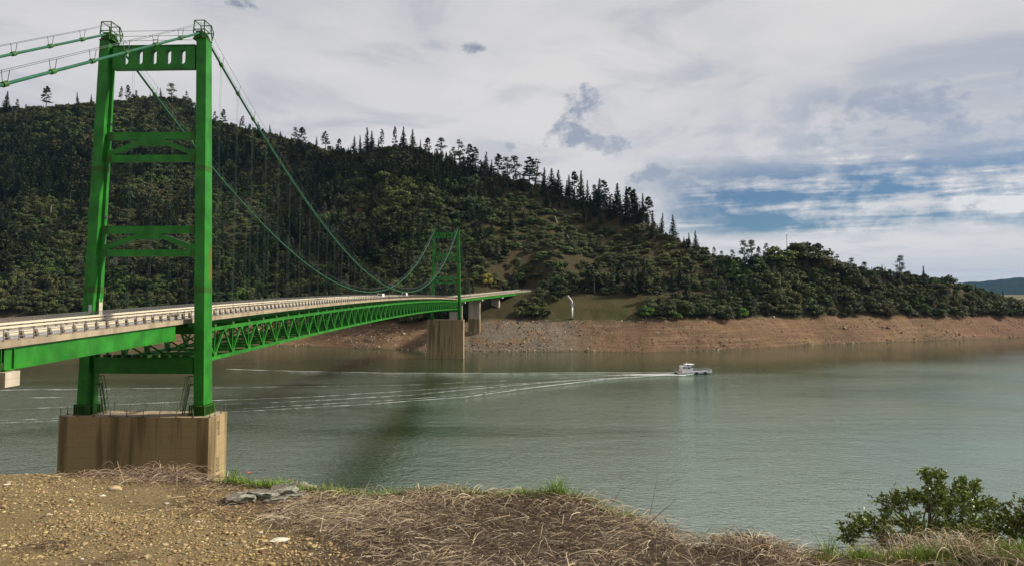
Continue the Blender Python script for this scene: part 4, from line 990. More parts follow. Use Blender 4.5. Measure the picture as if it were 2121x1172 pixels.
sz = np.exp(rng.normal(-1.30, .55, len(rx_))); sz = np.clip(sz, .08, 1.5)
rb = scatter('bank_rubble', np.stack([rx_, Yr, rz_ + sz*.1], 1), rng.uniform(0, 6.28, (len(rx_), 3)), np.repeat(sz[:, None], 3, 1), rng.integers(0, 5, len(rx_)), rc)
tag(rb, 'loose brown and tan rubble strewn over the bare far bank', 'rubble', None, 'stuff')

# ================================================================== things across the water
def hill_at(px, py, lo=480, hi=1100):
    """walk a sight line until it meets the hillside"""
    r = ray(px, py); prev = None
    for Y in np.arange(lo, hi, .5):
        k = Y/r[1]; z = CAMZ + r[2]*k
        if z <= float(hill_z(r[0]*k, Y)): return float(r[0]*k), float(Y), float(z)
    return float(r[0]*lo/r[1]), float(lo), 0.0
# white bent standpipe on the clearing
X, Y, Z = hill_at(1185.5, 660); sp_ = empty('white_standpipe', (X, Y, Z)); px1 = Y/F_PX
MB().tube([(0, 0, -.5), (0, 0, 25*px1)], .58, 12).build('pipe', M['white'], sp_, True)
MB().tube([(0, 0, 25*px1), (0, 0, 27*px1)], .85, 12).build('collar', M['alu'], sp_)
MB().tube([(0, 0, 27*px1), (0, 0, 35.5*px1), (-1.1, 0, 40*px1), (-3.4, 0, 48*px1)], [.55, .52, .48, .4], 12).build('bent_head', M['white'], sp_, True)
MB().box(-1.3, 1.3, -1.3, 1.3, -1.5, .5).build('footing', M['mark'], sp_)
br_ = MB()
for xx in (-1.6, 1.6): br_.bar((xx, 0, 28*px1), (xx, 0, 34*px1), .18)
br_.bar((-1.6, 0, 28*px1), (1.6, 0, 28*px1), .18); br_.build('bracket', M['alu'], sp_)
tag(sp_, 'white standpipe with a bent head on the clearing beside the bridge', 'pipe')
# utility poles
def pole(px, top, bot, label, Yd=None):
    if Yd: X, Y, Z = *at_y(px, bot, Yd)[:2], float(hill_z(at_y(px, bot, Yd)[0], Yd))
    else: X, Y, Z = hill_at(px, bot)
    h = float(at_y(px, top, Y)[2]) - Z
    o = empty('utility_pole', (X, Y, Z)); MB().tube([(0, 0, -1), (0, 0, h)], [.28, .2], 7).build('mast', M['trunk'], o, True)
    MB().bar((-1.3, 0, h-.8), (1.3, 0, h-.8), .2).build('crossarm', M['trunk'], o); tag(o, label, 'pole', 'utility poles on the hill')
pole(1630, 486, 512, 'utility pole standing up above the low wooded knoll', 648)
pole(1337, 536, 566, 'utility pole at the foot of the bare slope')
pole(1472, 530, 562, 'utility pole where the bare slope meets the woods')
# bleached dead trunks and snags
def snag(px, py, ln, ang, label):
    X, Y, Z = hill_at(px, py); o = empty('dead_trunk', (X, Y, Z)); L = ln*Y/F_PX
    MB().tube([(0, 0, .3), (math.sin(ang)*L, -.5, math.cos(ang)*L + .6)], [.45, .16], 6).build('stem', M['dead'], o)
    g = MB()
    for f, a in ((.45, .9), (.65, -.8), (.8, .7)): g.tube([(math.sin(ang)*L*f, -.3, math.cos(ang)*L*f+.4), (math.sin(ang)*L*f + math.sin(ang+a)*L*.25, -.3, math.cos(ang)*L*f + math.cos(ang+a)*L*.25 + .4)], [.13, .05], 5)
    g.build('branches', M['dead'], o); tag(o, label, 'dead tree')
snag(104, 448, 22, .12, 'bleached standing snag on the slope left of the near tower')
snag(172, 372, 10, .5, 'small pale snag beside the near tower, high on the slope')
snag(1154, 462, 14, -.35, 'white fallen trunk highest on the bare slope')
snag(1183, 503, 18, -.5, 'white fallen trunk midway down the bare slope')
snag(1205, 528, 12, -.6, 'white fallen trunk lowest on the bare slope')
# a yellow-flowering bush and bright bushes by the clearing
M['yellow'] = m_flat('yellow_blossom', (.30, .26, .03), .8, 0, .3, 1.5)
M['fresh'] = m_leaf('fresh_green_foliage', (.055, .115, .012), (.085, .150, .018), None)
def tint_bush(px, py, h, mm, label, wide=1.0, v=0):
    X, Y, Z = hill_at(px, py); cr, tr, H = PROT['oak_tree'][v]; o = empty('shrub', (X, Y, Z-.3), random.uniform(0, 6)); s_ = h/H; o.scale = (s_*wide, s_*wide, s_)
    c2 = cr.copy(); c2.materials.clear(); c2.materials.append(M[mm]); link('crown', c2, o); link('trunk', tr, o); tag(o, label, 'shrub'); return o
tint_bush(1010, 590, 11, 'yellow', 'yellow-blossoming bush above the road right of the far tower', .7)
tint_bush(1338, 656, 9.5, 'fresh', 'bright green bush at the right edge of the clearing', .9, 1)
tint_bush(1402, 660, 6.5, 'fresh', 'small bright green bush low on the bank edge, second from the clearing', 1.1, 2)
tint_bush(1502, 655, 8, 'fresh', 'bright green bush at the treeline, third from the clearing', 1.0, 3)
tint_bush(1536, 655, 8, 'fresh', 'bright green bush at the treeline, fourth from the clearing', 1.1, 4)
for i, (px, py, h, w, v) in enumerate(((1372,655,11,1.1,0),(1425,655,11.5,1.1,3),(1462,654,11,1.1,1),(1385,652,12,.9,2),(1445,650,10,1.0,4))):
    X, Y, Z = hill_at(px, py); plant('oak_tree', v, X, Y, h, i*1.3, f'dark oak in the clump right of the clearing, {ORD[i]} by nearness', 'oak clump right of the clearing', w)
for i, (px, py, h, w, v) in enumerate(((1078,655,8,1.1,2),(1105,655,10,1.1,3),(1128,654,8,1.1,4),(1120,640,6,1.2,1),(1150,622,5,1.2,2),(1168,608,5,1.4,3))):
    X, Y, Z = hill_at(px, py, 520); plant('oak_tree', v, X, Y, h, i*1.7, f'dark oak crowding the far approach span, {ORD[i]} in the thicket', 'oak thicket below the far approach', w)

# vehicles far out on the bridge
def car(s, t, label, van=False):
    x, y, z = bp(s, t, float(zd(s)) - .11); o = empty('road_vehicle', (0, 0, 0)); 
    w = BR.matrix_basis if False else Matrix.Translation((XA, YA, 0)) @ Matrix.Rotation(-PHI, 4, 'Z'); p = w @ Vector((x, y, z)); o.location = p; o.rotation_euler.z = -PHI
    hb = 2.35 if van else 1.75
    MB().prism([(-2.5, .35), (2.5, .35), (2.5, .95), (1.5, 1.1), (.9, hb), (-2.4, hb), (-2.5, .9)], -.95, .95, 'x').build('body', M['white'], o)
    MB().prism([(.98, 1.2), (1.42, 1.14), (.94, hb-.15), (.80, hb-.15)], -.97, .97, 'x').build('side_window', M['glass'], o)
    MB().box(-.8, .8, -2.53, -2.49, 1.1, hb-.2).build('rear_window', M['glass'], o)
    for yy in (-1.55, 1.6):
        for xx in (-.9, .9): MB().tube([(xx-.11, yy, .36), (xx+.11, yy, .36)], .36, 12).build('wheel', M['rubber'], o)
    tag(o, label, 'vehicle')
car(214, -2.1, 'white van on the bridge deck nearer the far tower', True); car(166, -2.1, 'white car on the bridge deck at midspan', False)

# ---- work boat heading right
BX, BY = 91.7, 360.4
BO = empty('work_boat', (BX, BY, 0), R(12)); tag(BO, 'white and grey work boat with a wheelhouse, heading right across the lake', 'boat')
hl = MB(); st = []
secs = [(-9.2, 2.35, .55, 1.15), (-7, 2.5, .35, 1.15), (0, 2.5, .25, 1.2), (5.5, 2.45, .25, 1.3), (8.2, 2.2, .5, 1.55), (9.3, 2.0, 1.0, 1.7)]
vs = []; 
for x, w, c, h in secs: vs += [(x, -w, h), (x, -w, c), (x, -w*.75, -.6 if x < 8 else .2), (x, w*.75, -.6 if x < 8 else .2), (x, w, c), (x, w, h)]
fs = []
for i in range(len(secs)-1):
    for j in range(5): fs.append((i*6+j, i*6+j+1, (i+1)*6+j+1, (i+1)*6+j))
    fs.append((i*6+5, i*6, (i+1)*6, (i+1)*6+5))
fs += [(5,4,3,2,1,0), tuple(range(30, 36))]
hl.add(vs, fs); hull = hl.build('hull', M['alu'], BO)
MB().box(-9.2, 9.0, -2.56, -2.50, .02, .45).build('rubbing_strake', M['rubber'], hull)
MB().box(-9.25, -9.18, -2.2, 2.2, .05, .8).build('transom_fender', M['rubber'], hull)
for x in (.6, 5.4): MB().tube([(x, -2.9, .55), (x, -2.5, .55)], .75, 14).build('tyre_fender', M['rubber'], hull)
cab = MB(); cab.hexa([(-6.9, -1.8, 1.16), (-.9, -1.8, 1.16), (-.9, 1.8, 1.16), (-6.9, 1.8, 1.16), (-6.6, -1.7, 4.0), (-.8, -1.7, 4.0), (-.8, 1.7, 4.0), (-6.6, 1.7, 4.0)]); house = cab.build('cabin', M['white'], BO)
wh = MB(); wh.hexa([(-4.3, -1.65, 4.0), (-.85, -1.65, 4.0), (-.85, 1.65, 4.0), (-4.3, 1.65, 4.0), (-4.1, -1.6, 4.75), (-.5, -1.6, 4.75), (-.5, 1.6, 4.75), (-4.1, 1.6, 4.75)]); wh.build('wheelhouse', M['white'], BO)
MB().box(-4.5, .0, -1.85, 1.85, 4.75, 4.95).build('wheelhouse_roof', M['white'], BO)
MB().box(-6.8, -4.0, -1.8, 1.8, 4.0, 4.1).build('cabin_roof', M['white'], BO)
for x0, x1, z0, z1 in ((-6.2, -5.4, 3.0, 3.7), (-5.0, -4.4, 2.9, 3.6), (-3.9, -2.5, 2.85, 3.55), (-1.95, -1.75, 3.4, 3.9), (-1.55, -.95, 3.3, 4.1), (-4.0, -2.9, 4.2, 4.6)):
    MB().box(x0, x1, -1.83, -1.66, z0, z1).build('window', M['glass'], house)
MB().box(-.88, -.74, -1.3, 1.3, 3.1, 4.6).build('window', M['glass'], house)
MB().tube([(-3.6, 0, 4.9), (-3.6, 0, 6.1)], .08, 6).build('mast', M['white'], BO); MB().box(-3.9, -3.3, -.15, .15, 5.4, 5.55).build('radar_bar', M['white'], BO)
MB().box(-8.4, -6.95, -2.0, -1.0, 1.16, 1.75).build('orange_float', M['orange'], BO)
rl = MB()
for x in list(np.arange(-.4, 8.9, 1.1)):
    for w in (-2.3, 2.3): rl.bar((x, w*(.9 if x > 8 else 1), 1.2), (x, w*(.9 if x > 8 else 1), 2.6), .09)
for w in (-2.3, 2.3):
    for h in (1.8, 2.55): rl.bar((-.6, w, h), (8.3, w, h), .08)
for x in (-9.0, -8.0, -7.1):
    for w in (-2.1, 2.1): rl.bar((x, w, 1.15), (x, w, 2.5), .09)
rl.bar((-9, -2.1, 2.5), (-9, 2.1, 2.5), .08); rl.build('railing', M['alu'], BO)
dk = MB(); dk.bar((5.4, -1.2, 3.0), (7.6, -1.2, 2.5), .12); dk.bar((6.2, -1.2, 1.3), (6.2, -1.2, 2.8), .12); dk.bar((7.6, -1.2, 1.3), (7.6, -1.2, 2.5), .12); dk.bar((6.2, 1.2, 1.3), (6.2, 1.2, 2.8), .12); dk.bar((6.2, -1.2, 2.8), (6.2, 1.2, 2.8), .12)
dk.build('deck_davit', M['alu'], BO)
MB().box(8.6, 9.35, -1.9, 1.9, 1.5, 2.3).build('bow_ramp', M['alu'], BO)

# ---- its wake: low swells, sky glint painted white along with broken foam
def m_foam_glint():
    m, k, b = mat('wake_foam_glint'); p = geopos(k)
    a = k.new('ShaderNodeAttribute', attribute_name='col'); sp = k.new('ShaderNodeSeparateColor'); k.l.new(a.outputs['Color'], sp.inputs[0])
    n = k.noise(k.vmul(p, (.10, .45, 1)), 1.0, 5, .65); f = k.noise(p, 2.2, 3, .6)
    v = k.math('MULTIPLY', k.math('ADD', k.math('MULTIPLY', n, .8), k.math('MULTIPLY', f, .35)), 1.0)
    al = k.math('MULTIPLY', k.step(k.math('ADD', v, k.math('SUBTRACT', sp.outputs[0], .5)), .48, .80), k.math('MULTIPLY', sp.outputs[1], .72))
    b.inputs['Base Color'].default_value = (.72, .76, .74, 1); b.inputs['Roughness'].default_value = .5
    k.put(b.inputs['Alpha'], al); return m
M['foam_glint'] = m_foam_glint()
WV, WF, WC = [], [], []
def wake_line(pts, w0, w1, hgt, den0, den1):
    P = []
    for (a, b_), (c, d) in zip(pts[:-1], pts[1:]):
        for i in range(24): f = i/24; P.append((a + (c-a)*f, b_ + (d-b_)*f))
    P.append(pts[-1]); W = np.array([at_z(x, y, 0)[:2] for x, y in P]); T = np.gradient(W, axis=0); T /= np.linalg.norm(T, axis=1, keepdims=True); Nn = np.stack([-T[:, 1], T[:, 0]], 1)
    n = len(W); b0 = len(WV); k = 7
    for i in range(n):
        f = i/(n-1); w = w0 + (w1-w0)*f; den = den0 + (den1-den0)*f
        for j in range(k):
            q = j/(k-1)*2 - 1; e = math.cos(q*math.pi/2)
            WV.append((W[i, 0] + Nn[i, 0]*q*w/2, W[i, 1] + Nn[i, 1]*q*w/2, .012 + hgt*e)); WC.append((den*(.4 + .6*e), min(1, e*2.2), 0))
    for i in range(n-1):
        for j in range(k-1): a = b0 + i*k + j; WF.append((a, a+1, a+k+1, a+k))
wake_line([(1402,771.5),(1240,771),(1000,772.5),(800,772),(640,769),(560,767),(470,764)], .9, 3.2, .10, .85, .58)
wake_line([(1400,772),(1240,774),(1000,778),(800,779),(640,776),(560,773)], .8, 2.4, .12, .6, .30)
wake_line([(1404,775),(1250,785),(1100,803),(960,822),(870,828.5),(760,837),(600,846),(473,853),(115,871),(-40,878)], .9, 1.8, .12, .78, .52)
wake_line([(1330,780),(1200,791),(1060,806),(920,821),(800,829),(640,838),(473,848),(115,866),(-40,872)], .7, 1.5, .10, .64, .52)
wake_line([(1300,781),(1180,788),(1000,803),(850,818),(640,830),(440,838)], .8, 2.4, .10, .70, .54)
wake_line([(1240,779),(1050,788),(850,797),(640,800),(440,803),(150,806),(-40,808)], 2.0, 6.0, .12, .50, .52)
wake_line([(1360,777),(1200,786),(1000,799),(800,812),(640,822),(440,829),(150,842),(-40,850)], .6, 2.4, .10, .64, .54)
wake_line([(1300,773),(1100,775),(900,775.5),(700,773.5),(600,771)], .6, 2.2, .1, .68, .55)
wake_line([(900,812),(640,815),(440,818),(150,822),(-40,826)], 1.0, 4.0, .10, .44, .5)
wake_line([(1420,776.5),(1380,775.5),(1320,776),(1250,777.5)], 4.0, 14, .12, 1.0, .45)
wake_line([(1472,771.5),(1440,774.5),(1405,777)], .6, 1.6, .25, 1.1, 1.0)
wk = link('boat_wake', np_mesh('boat_wake', np.array(WV), np.array(WF), M['foam_glint'], np.array(WC), True)); tag(wk, 'white wake spreading left behind the work boat', 'wake', None, 'stuff')

# ================================================================== the near ground
def in_straw(px, py):
    """the mat of dead straw and twigs"""
    return inside([(700,985),(640,1030),(560,1060),(545,1090),(640,1110),(720,1135),(790,1180),(820,1400),(1760,1400),(1760,1100),(1420,1080),(1300,1030),(1180,1000),(880,1000)], px, py)
def sample(n, x0, x1, y0, y1):
    X = rng.uniform(x0, x1, n); Y = rng.uniform(y0, y1, n); Z = ground_z(X, Y); px, py = proj(X, Y, Z); return X, Y, Z, px, py
def lerp_cols(cs, n, j=.18):
    cs = np.array(cs); a = rng.integers(0, len(cs), n); return np.clip(cs[a]*rng.uniform(1-j, 1+j, (n, 1)), 0, 1)
# ---- gravel
bm = bmesh.new(); bmesh.ops.create_icosphere(bm, subdivisions=1, radius=1.0); bm.verts.ensure_lookup_table(); IV = np.array([v.co[:] for v in bm.verts]); bm.free()
bm = bmesh.new(); bmesh.ops.create_icosphere(bm, subdivisions=1, radius=1.0); IF = np.array([[v.index for v in f.verts] for f in bm.faces]); bm.free()
def rotmats(n, tilt=.5):
    a = rng.uniform(0, 6.28, n); ca, sa = np.cos(a), np.sin(a); Rz = np.zeros((n, 3, 3)); Rz[:, 0, 0] = ca; Rz[:, 0, 1] = -sa; Rz[:, 1, 0] = sa; Rz[:, 1, 1] = ca; Rz[:, 2, 2] = 1
    b = rng.normal(0, tilt, n); Rx = np.zeros((n, 3, 3)); Rx[:, 0, 0] = 1; Rx[:, 1, 1] = np.cos(b); Rx[:, 1, 2] = -np.sin(b); Rx[:, 2, 1] = np.sin(b); Rx[:, 2, 2] = np.cos(b)
    return Rz @ Rx
X, Y, Z, px, py = sample(130000, -7.0, .6, 3.2, 7.2)
e = edge_y(X/Y); keep = (px > -120) & (px < 1000) & (py < 1260) & (Y < e + .25) & (~in_straw(px, py) | (rng.random(len(px)) < .10))
dens = np.clip(.60 + fbm(X*1.4, Y*1.4, 4)*1.5, .06, 1); keep &= rng.random(len(px)) < dens
X, Y, Z = X[keep], Y[keep], Z[keep]; n = len(X)
sz = np.clip(np.exp(rng.normal(-5.18, .52, n)), .0035, .024)
S3 = np.stack([sz*rng.uniform(.8, 1.6, n), sz*rng.uniform(.6, 1.1, n), sz*rng.uniform(.22, .55, n)], 1)
VV = IV[None]*rng.uniform(.72, 1.18, (n, 12 if len(IV) == 12 else len(IV), 1))*S3[:, None]
VV = np.einsum('nij,nkj->nki', rotmats(n, .28), VV) + np.stack([X, Y, Z + sz*.10], 1)[:, None]
cols = 1.22*np.array([1.0, .98, .90])*lerp_cols([(.30,.22,.11),(.24,.17,.08),(.36,.28,.155),(.18,.12,.06),(.22,.175,.11),(.26,.19,.09),(.12,.08,.045),(.16,.11,.055)], n, .3)
me = np_mesh('gravel', VV.reshape(-1, 3), (IF[None] + (np.arange(n)*len(IV))[:, None, None]).reshape(-1, 3), None, np.repeat(cols, len(IV), 0)); M['gravel'] = m_attr('gravel_stone', .9, 1.0, .2); me.materials.append(M['gravel'])
tag(link('gravel', me), 'loose tan gravel covering the shelf at the lower left', 'gravel', None, 'stuff'); print('gravel', n)

# ---- larger stones, each one its own thing
def stone(px, py, w, flat, colr, label, group=None, seed=0, name='stone', asp=.7):
    x, y = gpx(px, py); z = float(ground_z(x, y)); r = w*.5*y/F_PX
    bm = bmesh.new(); bmesh.ops.create_icosphere(bm, subdivisions=2, radius=1.0); rr = random.Random(seed*13 + 5)
    pl = [(Vector((rr.uniform(-1, 1), rr.uniform(-1, 1), rr.uniform(-.3, 1))).normalized(), rr.uniform(.55, .9)) for _ in range(7)]
    for v in bm.verts:
        for nn, dd in pl:
            q = v.co.dot(nn)
            if q > dd: v.co -= nn*(q - dd)
        v.co *= rr.uniform(.95, 1.05)
        v.co.x *= r; v.co.y *= r*asp; v.co.z *= r*flat
    me = bpy.data.meshes.new('stone'); bm.to_mesh(me); bm.free(); me.materials.append(stone_mat(colr))
    o = link(name, me, None, (x, y, z + r*flat*.25)); o.rotation_euler = (rr.uniform(-.12, .12), rr.uniform(-.12, .12), rr.uniform(-.4, .4)); tag(o, label, 'stone', group); return o
_sm = {}
def stone_mat(c):
    key = c
    if key not in _sm:
        m, k, b = mat('stone_surface'); p = objco(k); n = k.noise(p, 22, 6, .65)
        base = k.mixc(k.step(n, .3, .7), tuple(v*.62 for v in c), tuple(min(1, v*1.2) for v in c)); k.put(b.inputs['Base Color'], base); b.inputs['Roughness'].default_value = .9
        bump(k, b, n, .006); _sm[key] = m
    return _sm[key]
TAN, OCH, PAL, GRY, PNK = (.40, .30, .16), (.32, .21, .09), (.58, .52, .40), (.30, .27, .22), (.34, .20, .13)
stone(578, 1122, 44, .22, PAL, 'pale flat stone lying alone beside the straw mat', seed=1)
stone(236, 1011, 30, .35, TAN, 'broken tan slab on the gravel below the pier', seed=2)
stone(12, 1004, 22, .2, PAL, 'pale flat chip at the left edge of the gravel', seed=3)
stone(176, 1124, 14, .6, TAN, 'rounded tan stone low on the gravel left', seed=4); stone(305, 1155, 20, .5, TAN, 'rounded ochre stone at the bottom edge of the gravel', seed=5)
stone(80, 1086, 13, .5, PNK, 'small reddish stone on the left gravel', seed=6); stone(243, 1133, 14, .6, OCH, 'ochre stone right of the low rounded stone', seed=7)
stone(212, 1025, 16, .4, PAL, 'small grey-white stone just below the broken slab', seed=8); stone(118, 990, 22, .3, TAN, 'flat tan stone near the shelf edge', seed=9)
stone(640, 1125, 18, .3, PNK, 'flat pinkish stone between pale slab and straw', seed=10); stone(560, 1168, 24, .4, OCH, 'ochre stone at the bottom edge beside the straw', seed=11)
small = []
for i in range(60):
    px = rng.uniform(0, 760); py = rng.uniform(985, 1172)
    if not in_straw(np.array([px]), np.array([py]))[0]: small.append((px, py, i % 5))
small.sort()
for ci, (cn, cc) in enumerate((('tan', TAN), ('ochre', OCH), ('pale', PAL), ('grey', GRY), ('reddish', PNK))):
    for q, (px, py, _) in enumerate([r for r in small if r[2] == ci]):
        stone(px, py, rng.uniform(8, 15), rng.uniform(.3, .55), cc, f'small loose {cn} stone on the gravel, {nth(q+1)} {cn} one from the left', 'small stones on the gravel', 20 + ci*20 + q, asp=rng.uniform(.5, .9))
# lichen-covered outcrop of layered slabs at the rim
M['lichen'], k, b = mat('lichened_rock'); p = objco(k); n1 = k.noise(p, 9, 5, .6); n2 = k.noise(p, 26, 5, .65)
base = k.mixc(n1, (.075, .060, .045), (.17, .14, .105)); base = k.mixc(k.step(k.noise(p, 6.5, 5, .6), .50, .58), base, k.mixc(n2, (.16, .165, .12), (.28, .28, .22))); base = k.mixc(k.step(n2, .64, .70), base, (.20, .11, .05))
k.put(b.inputs['Base Color'], base); b.inputs['Roughness'].default_value = .95; bump(k, b, k.math('ADD', n1, k.math('MULTIPLY', n2, .5)), .02)
x0, y0 = gpx(560, 1022); out_ = empty('rock_outcrop', (x0, y0, float(ground_z(x0, y0)))); tag(out_, 'lichen-covered layered rock outcrop at the rim of the shelf', 'rock')
for i, (px, py, w, hgt, dep, tz_) in enumerate(((500, 1032, 66, 20, .12, 0), (548, 1026, 70, 18, .10, 0), (588, 1018, 60, 18, .12, .0), (628, 1006, 42, 22, .12, .01), (640, 1000, 30, 24, .10, .02), (570, 1033, 50, 8, .08, 0), (612, 1024, 44, 8, .08, 0))):
    x, y = gpx(px, py); r = w*.5*y/F_PX; hh_ = hgt*y/F_PX; bm = bmesh.new(); bmesh.ops.create_cube(bm, size=2.0); bmesh.ops.subdivide_edges(bm, edges=bm.edges, cuts=5, use_grid_fill=True); rr = random.Random(i+3)
    for v in bm.verts:
        c = v.co.copy(); kx = 1 - .16*max(abs(c.y), abs(c.z)) ; v.co.x = c.x*r*kx*rr.uniform(.86, 1.06); v.co.y = c.y*dep*rr.uniform(.8, 1.1); v.co.z = c.z*hh_*.5*(1 - .22*c.x*(1 if i % 2 else -1))*rr.uniform(.6, 1.2)
    me = bpy.data.meshes.new('slab'); bm.to_mesh(me); bm.free(); me.materials.append(M['lichen']); o = link('slab', me, out_, (x-x0, y-y0, float(ground_z(x, y)) + tz_ - out_.location.z + hh_*.12)); o.rotation_euler = (rr.uniform(-.15, .05), rr.uniform(-.12, .12), rr.uniform(-.25, .35))

# ---- ribbons: straw, twigs and grass
def ribbons(P0, az, length, width, lift, curve, tip, segs=4, droop=0.0, w_tip=.25):
    """thin blades: P0 (n,3); bend in plan by curve, arch by lift, end height by tip"""
    n = len(P0); t = np.linspace(0, 1, segs+1)[None]; a = az[:, None] + curve[:, None]*t
    st = length[:, None]/segs; dx = np.cumsum(np.cos(a)*st, 1); dy = np.cumsum(np.sin(a)*st, 1); dx -= dx[:, :1]; dy -= dy[:, :1]
    z = lift[:, None]*np.sin(np.pi*t) + tip[:, None]*t**(1 if droop == 0 else .8)
    C = np.stack([P0[:, :1] + dx, P0[:, 1:2] + dy, P0[:, 2:3] + z], -1)
    w = width[:, None]*(1 - (1-w_tip)*t)/2; ph = rng.uniform(0, 6.28, (n, 1))
    sx = -np.sin(a)*np.cos(ph); sy = np.cos(a)*np.cos(ph); szz = np.sin(ph)*np.ones_like(a)
    side = np.stack([sx, sy, szz], -1)*w[..., None]
    V = np.stack([C - side, C + side], 2).reshape(n, -1, 3); m_ = 2*(segs+1)
    q = np.array([[2*i, 2*i+1, 2*i+3, 2*i+2] for i in range(segs)]); Fq = (q[None] + (np.arange(n)*m_)[:, None, None]).reshape(-1, 4)
    return V.reshape(-1, 3), Fq, m_
def uni(a, b, n): return rng.uniform(a, b, n)
class Strands:
    def __init__(s): s.V = []; s.F = []; s.C = []; s.n = 0
    def add(s, V, Fq, m_, cols): s.V.append(V); s.F.append(Fq + s.n); s.C.append(np.repeat(cols, m_, 0)); s.n += len(V)
    def build(s, name, m): return link(name, np_mesh(name, np.concatenate(s.V), np.concatenate(s.F), m, np.concatenate(s.C)))
M['straw'] = m_attr('dry_straw', .8, 1.0, .2); M['blade'] = m_attr('grass_blade', .6, 1.0, .3)
PALE = [(.47,.37,.23),(.39,.29,.17),(.56,.47,.33),(.30,.22,.13),(.42,.34,.23)]; DARK = [(.085,.058,.042),(.13,.09,.065),(.18,.13,.095),(.06,.042,.032)]
STR = Strands()
X, Y, Z, px, py = sample(90000, -2.2, 3.4, 2.9, 6.8); e = edge_y(X/Y)
keep = in_straw(px, py) & (Y < e + .22) & (py < 1260); patch = fbm(X*1.3 + 4, Y*1.3, 3)
keep &= rng.random(len(X)) < np.clip(.52 + patch*.5, .2, .9)
X, Y, Z, patch = X[keep], Y[keep], Z[keep], patch[keep]; n = len(X)
flow = fbm(X*.8 + 9, Y*.8, 2)*3.2 + .1; az = flow + rng.normal(0, .75, n) + np.where(rng.random(n) < .5, math.pi, 0)
pale = rng.random(n) < np.clip(.36 + patch*.9, .10, .8)
cols = np.where(pale[:, None], lerp_cols(PALE, n, .2), lerp_cols(DARK, n, .25))
L_ = uni(.04, .18, n)
V, Fq, m_ = ribbons(np.stack([X, Y, Z + uni(.0, .045, n)], 1), az, L_, uni(.0016, .0038, n), uni(-.008, .026, n)*L_/.15, rng.normal(0, .5, n), rng.normal(0, .012, n)); STR.add(V, Fq, m_, cols); print('straw', n)
# chaff and broken bits between the stalks
X, Y, Z, px, py = sample(60000, -2.6, 3.4, 2.9, 6.8); keep = (in_straw(px, py) | (rng.random(len(px)) < .05)) & (Y < edge_y(X/Y) + .1) & (py < 1260); X, Y, Z = X[keep], Y[keep], Z[keep]; n = len(X)
V, Fq, m_ = ribbons(np.stack([X, Y, Z + uni(.0, .02, n)], 1), uni(0, 6.28, n), uni(.015, .05, n), uni(.002, .006, n), uni(0, .008, n), rng.normal(0, .4, n), rng.normal(0, .006, n), 2); STR.add(V, Fq, m_, lerp_cols(PALE + DARK + DARK, n, .25))
# coarse long stalks lying over the mat
X, Y, Z, px, py = sample(1500, -2.0, 3.2, 2.9, 6.6); keep = in_straw(px, py) & (Y < edge_y(X/Y) + .1); X, Y, Z = X[keep], Y[keep], Z[keep]; n = len(X)
V, Fq, m_ = ribbons(np.stack([X, Y, Z + uni(.02, .06, n)], 1), uni(0, 6.28, n), uni(.12, .34, n), uni(.0028, .005, n), uni(.0, .04, n), rng.normal(0, .5, n), rng.normal(0, .03, n), 6); STR.add(V, Fq, m_, lerp_cols(PALE, n, .15))
def tangle(px, py, n, rx, hgt, cols, ln=(.10, .34), wd=(.003, .006), up=.0):
    x, y = gpx(px, py); Xc = x + rng.normal(0, rx, n); Yc = y + rng.normal(0, rx*.5, n); Zc = ground_z(Xc, Yc); L2 = uni(*ln, n)
    V, Fq, m_ = ribbons(np.stack([Xc, Yc, Zc + uni(0, hgt*.3, n)], 1), uni(0, 6.28, n), L2, uni(*wd, n), uni(.2, 1.0, n)*hgt, rng.normal(0, 1.0, n), uni(-.2, 1.0, n)*hgt*up, 7); STR.add(V, Fq, m_, lerp_cols(cols, n, .25))
BRN = [(.19,.13,.09),(.28,.20,.13),(.13,.085,.06),(.36,.27,.18)]
tangle(360, 985, 200, .09, .13, BRN); tangle(345, 990, 260, .22, .07, BRN); tangle(240, 985, 60, .10, .10, BRN); tangle(190, 980, 120, .14, .05, BRN); tangle(300, 985, 150, .2, .06, BRN)
tangle(430, 992, 200, .25, .05, BRN + DARK); tangle(520, 1005, 260, .3, .035, BRN + DARK); tangle(450, 1040, 200, .3, .02, BRN + DARK, (.05, .2)); tangle(395, 960, 14, .03, .22, PALE, (.2, .4), (.004, .006), 1.0); tangle(450, 985, 30, .1, .10, PALE)
tangle(600, 1050, 260, .3, .03, BRN + DARK); tangle(90, 1130, 120, .12, .02, DARK, (.04, .12)); tangle(200, 1170, 150, .2, .02, DARK, (.04, .12))
tangle(890, 1035, 320, .10, .07, PALE + BRN, (.08, .3)); tangle(930, 1045, 200, .2, .08, PALE + BRN); tangle(1000, 1030, 300, .25, .05, PALE + BRN); tangle(1250, 1050, 350, .22, .06, PALE + BRN); tangle(1330, 1085, 250, .14, .05, PALE + BRN)
tangle(1540, 1128, 420, .12, .09, PALE + BRN, (.08, .3)); tangle(1600, 1140, 250, .16, .05, PALE + BRN); tangle(1870, 1110, 330, .06, .20, BRN + PALE, (.1, .4), up=.5); tangle(1900, 1125, 150, .12, .14, BRN + PALE)
tangle(1990, 1160, 260, .07, .13, PALE, (.1, .3), up=.8); tangle(2060, 1160, 200, .12, .07, PALE + BRN); tangle(1800, 1160, 300, .25, .05, PALE + BRN); tangle(1700, 1165, 300, .25, .05, PALE + BRN); tangle(2100, 1150, 150, .1, .08, PALE + BRN)
tag(STR.build('dead_straw', M['straw']), 'matted dead straw and twigs covering the rim and lower right ground', 'straw', None, 'stuff')
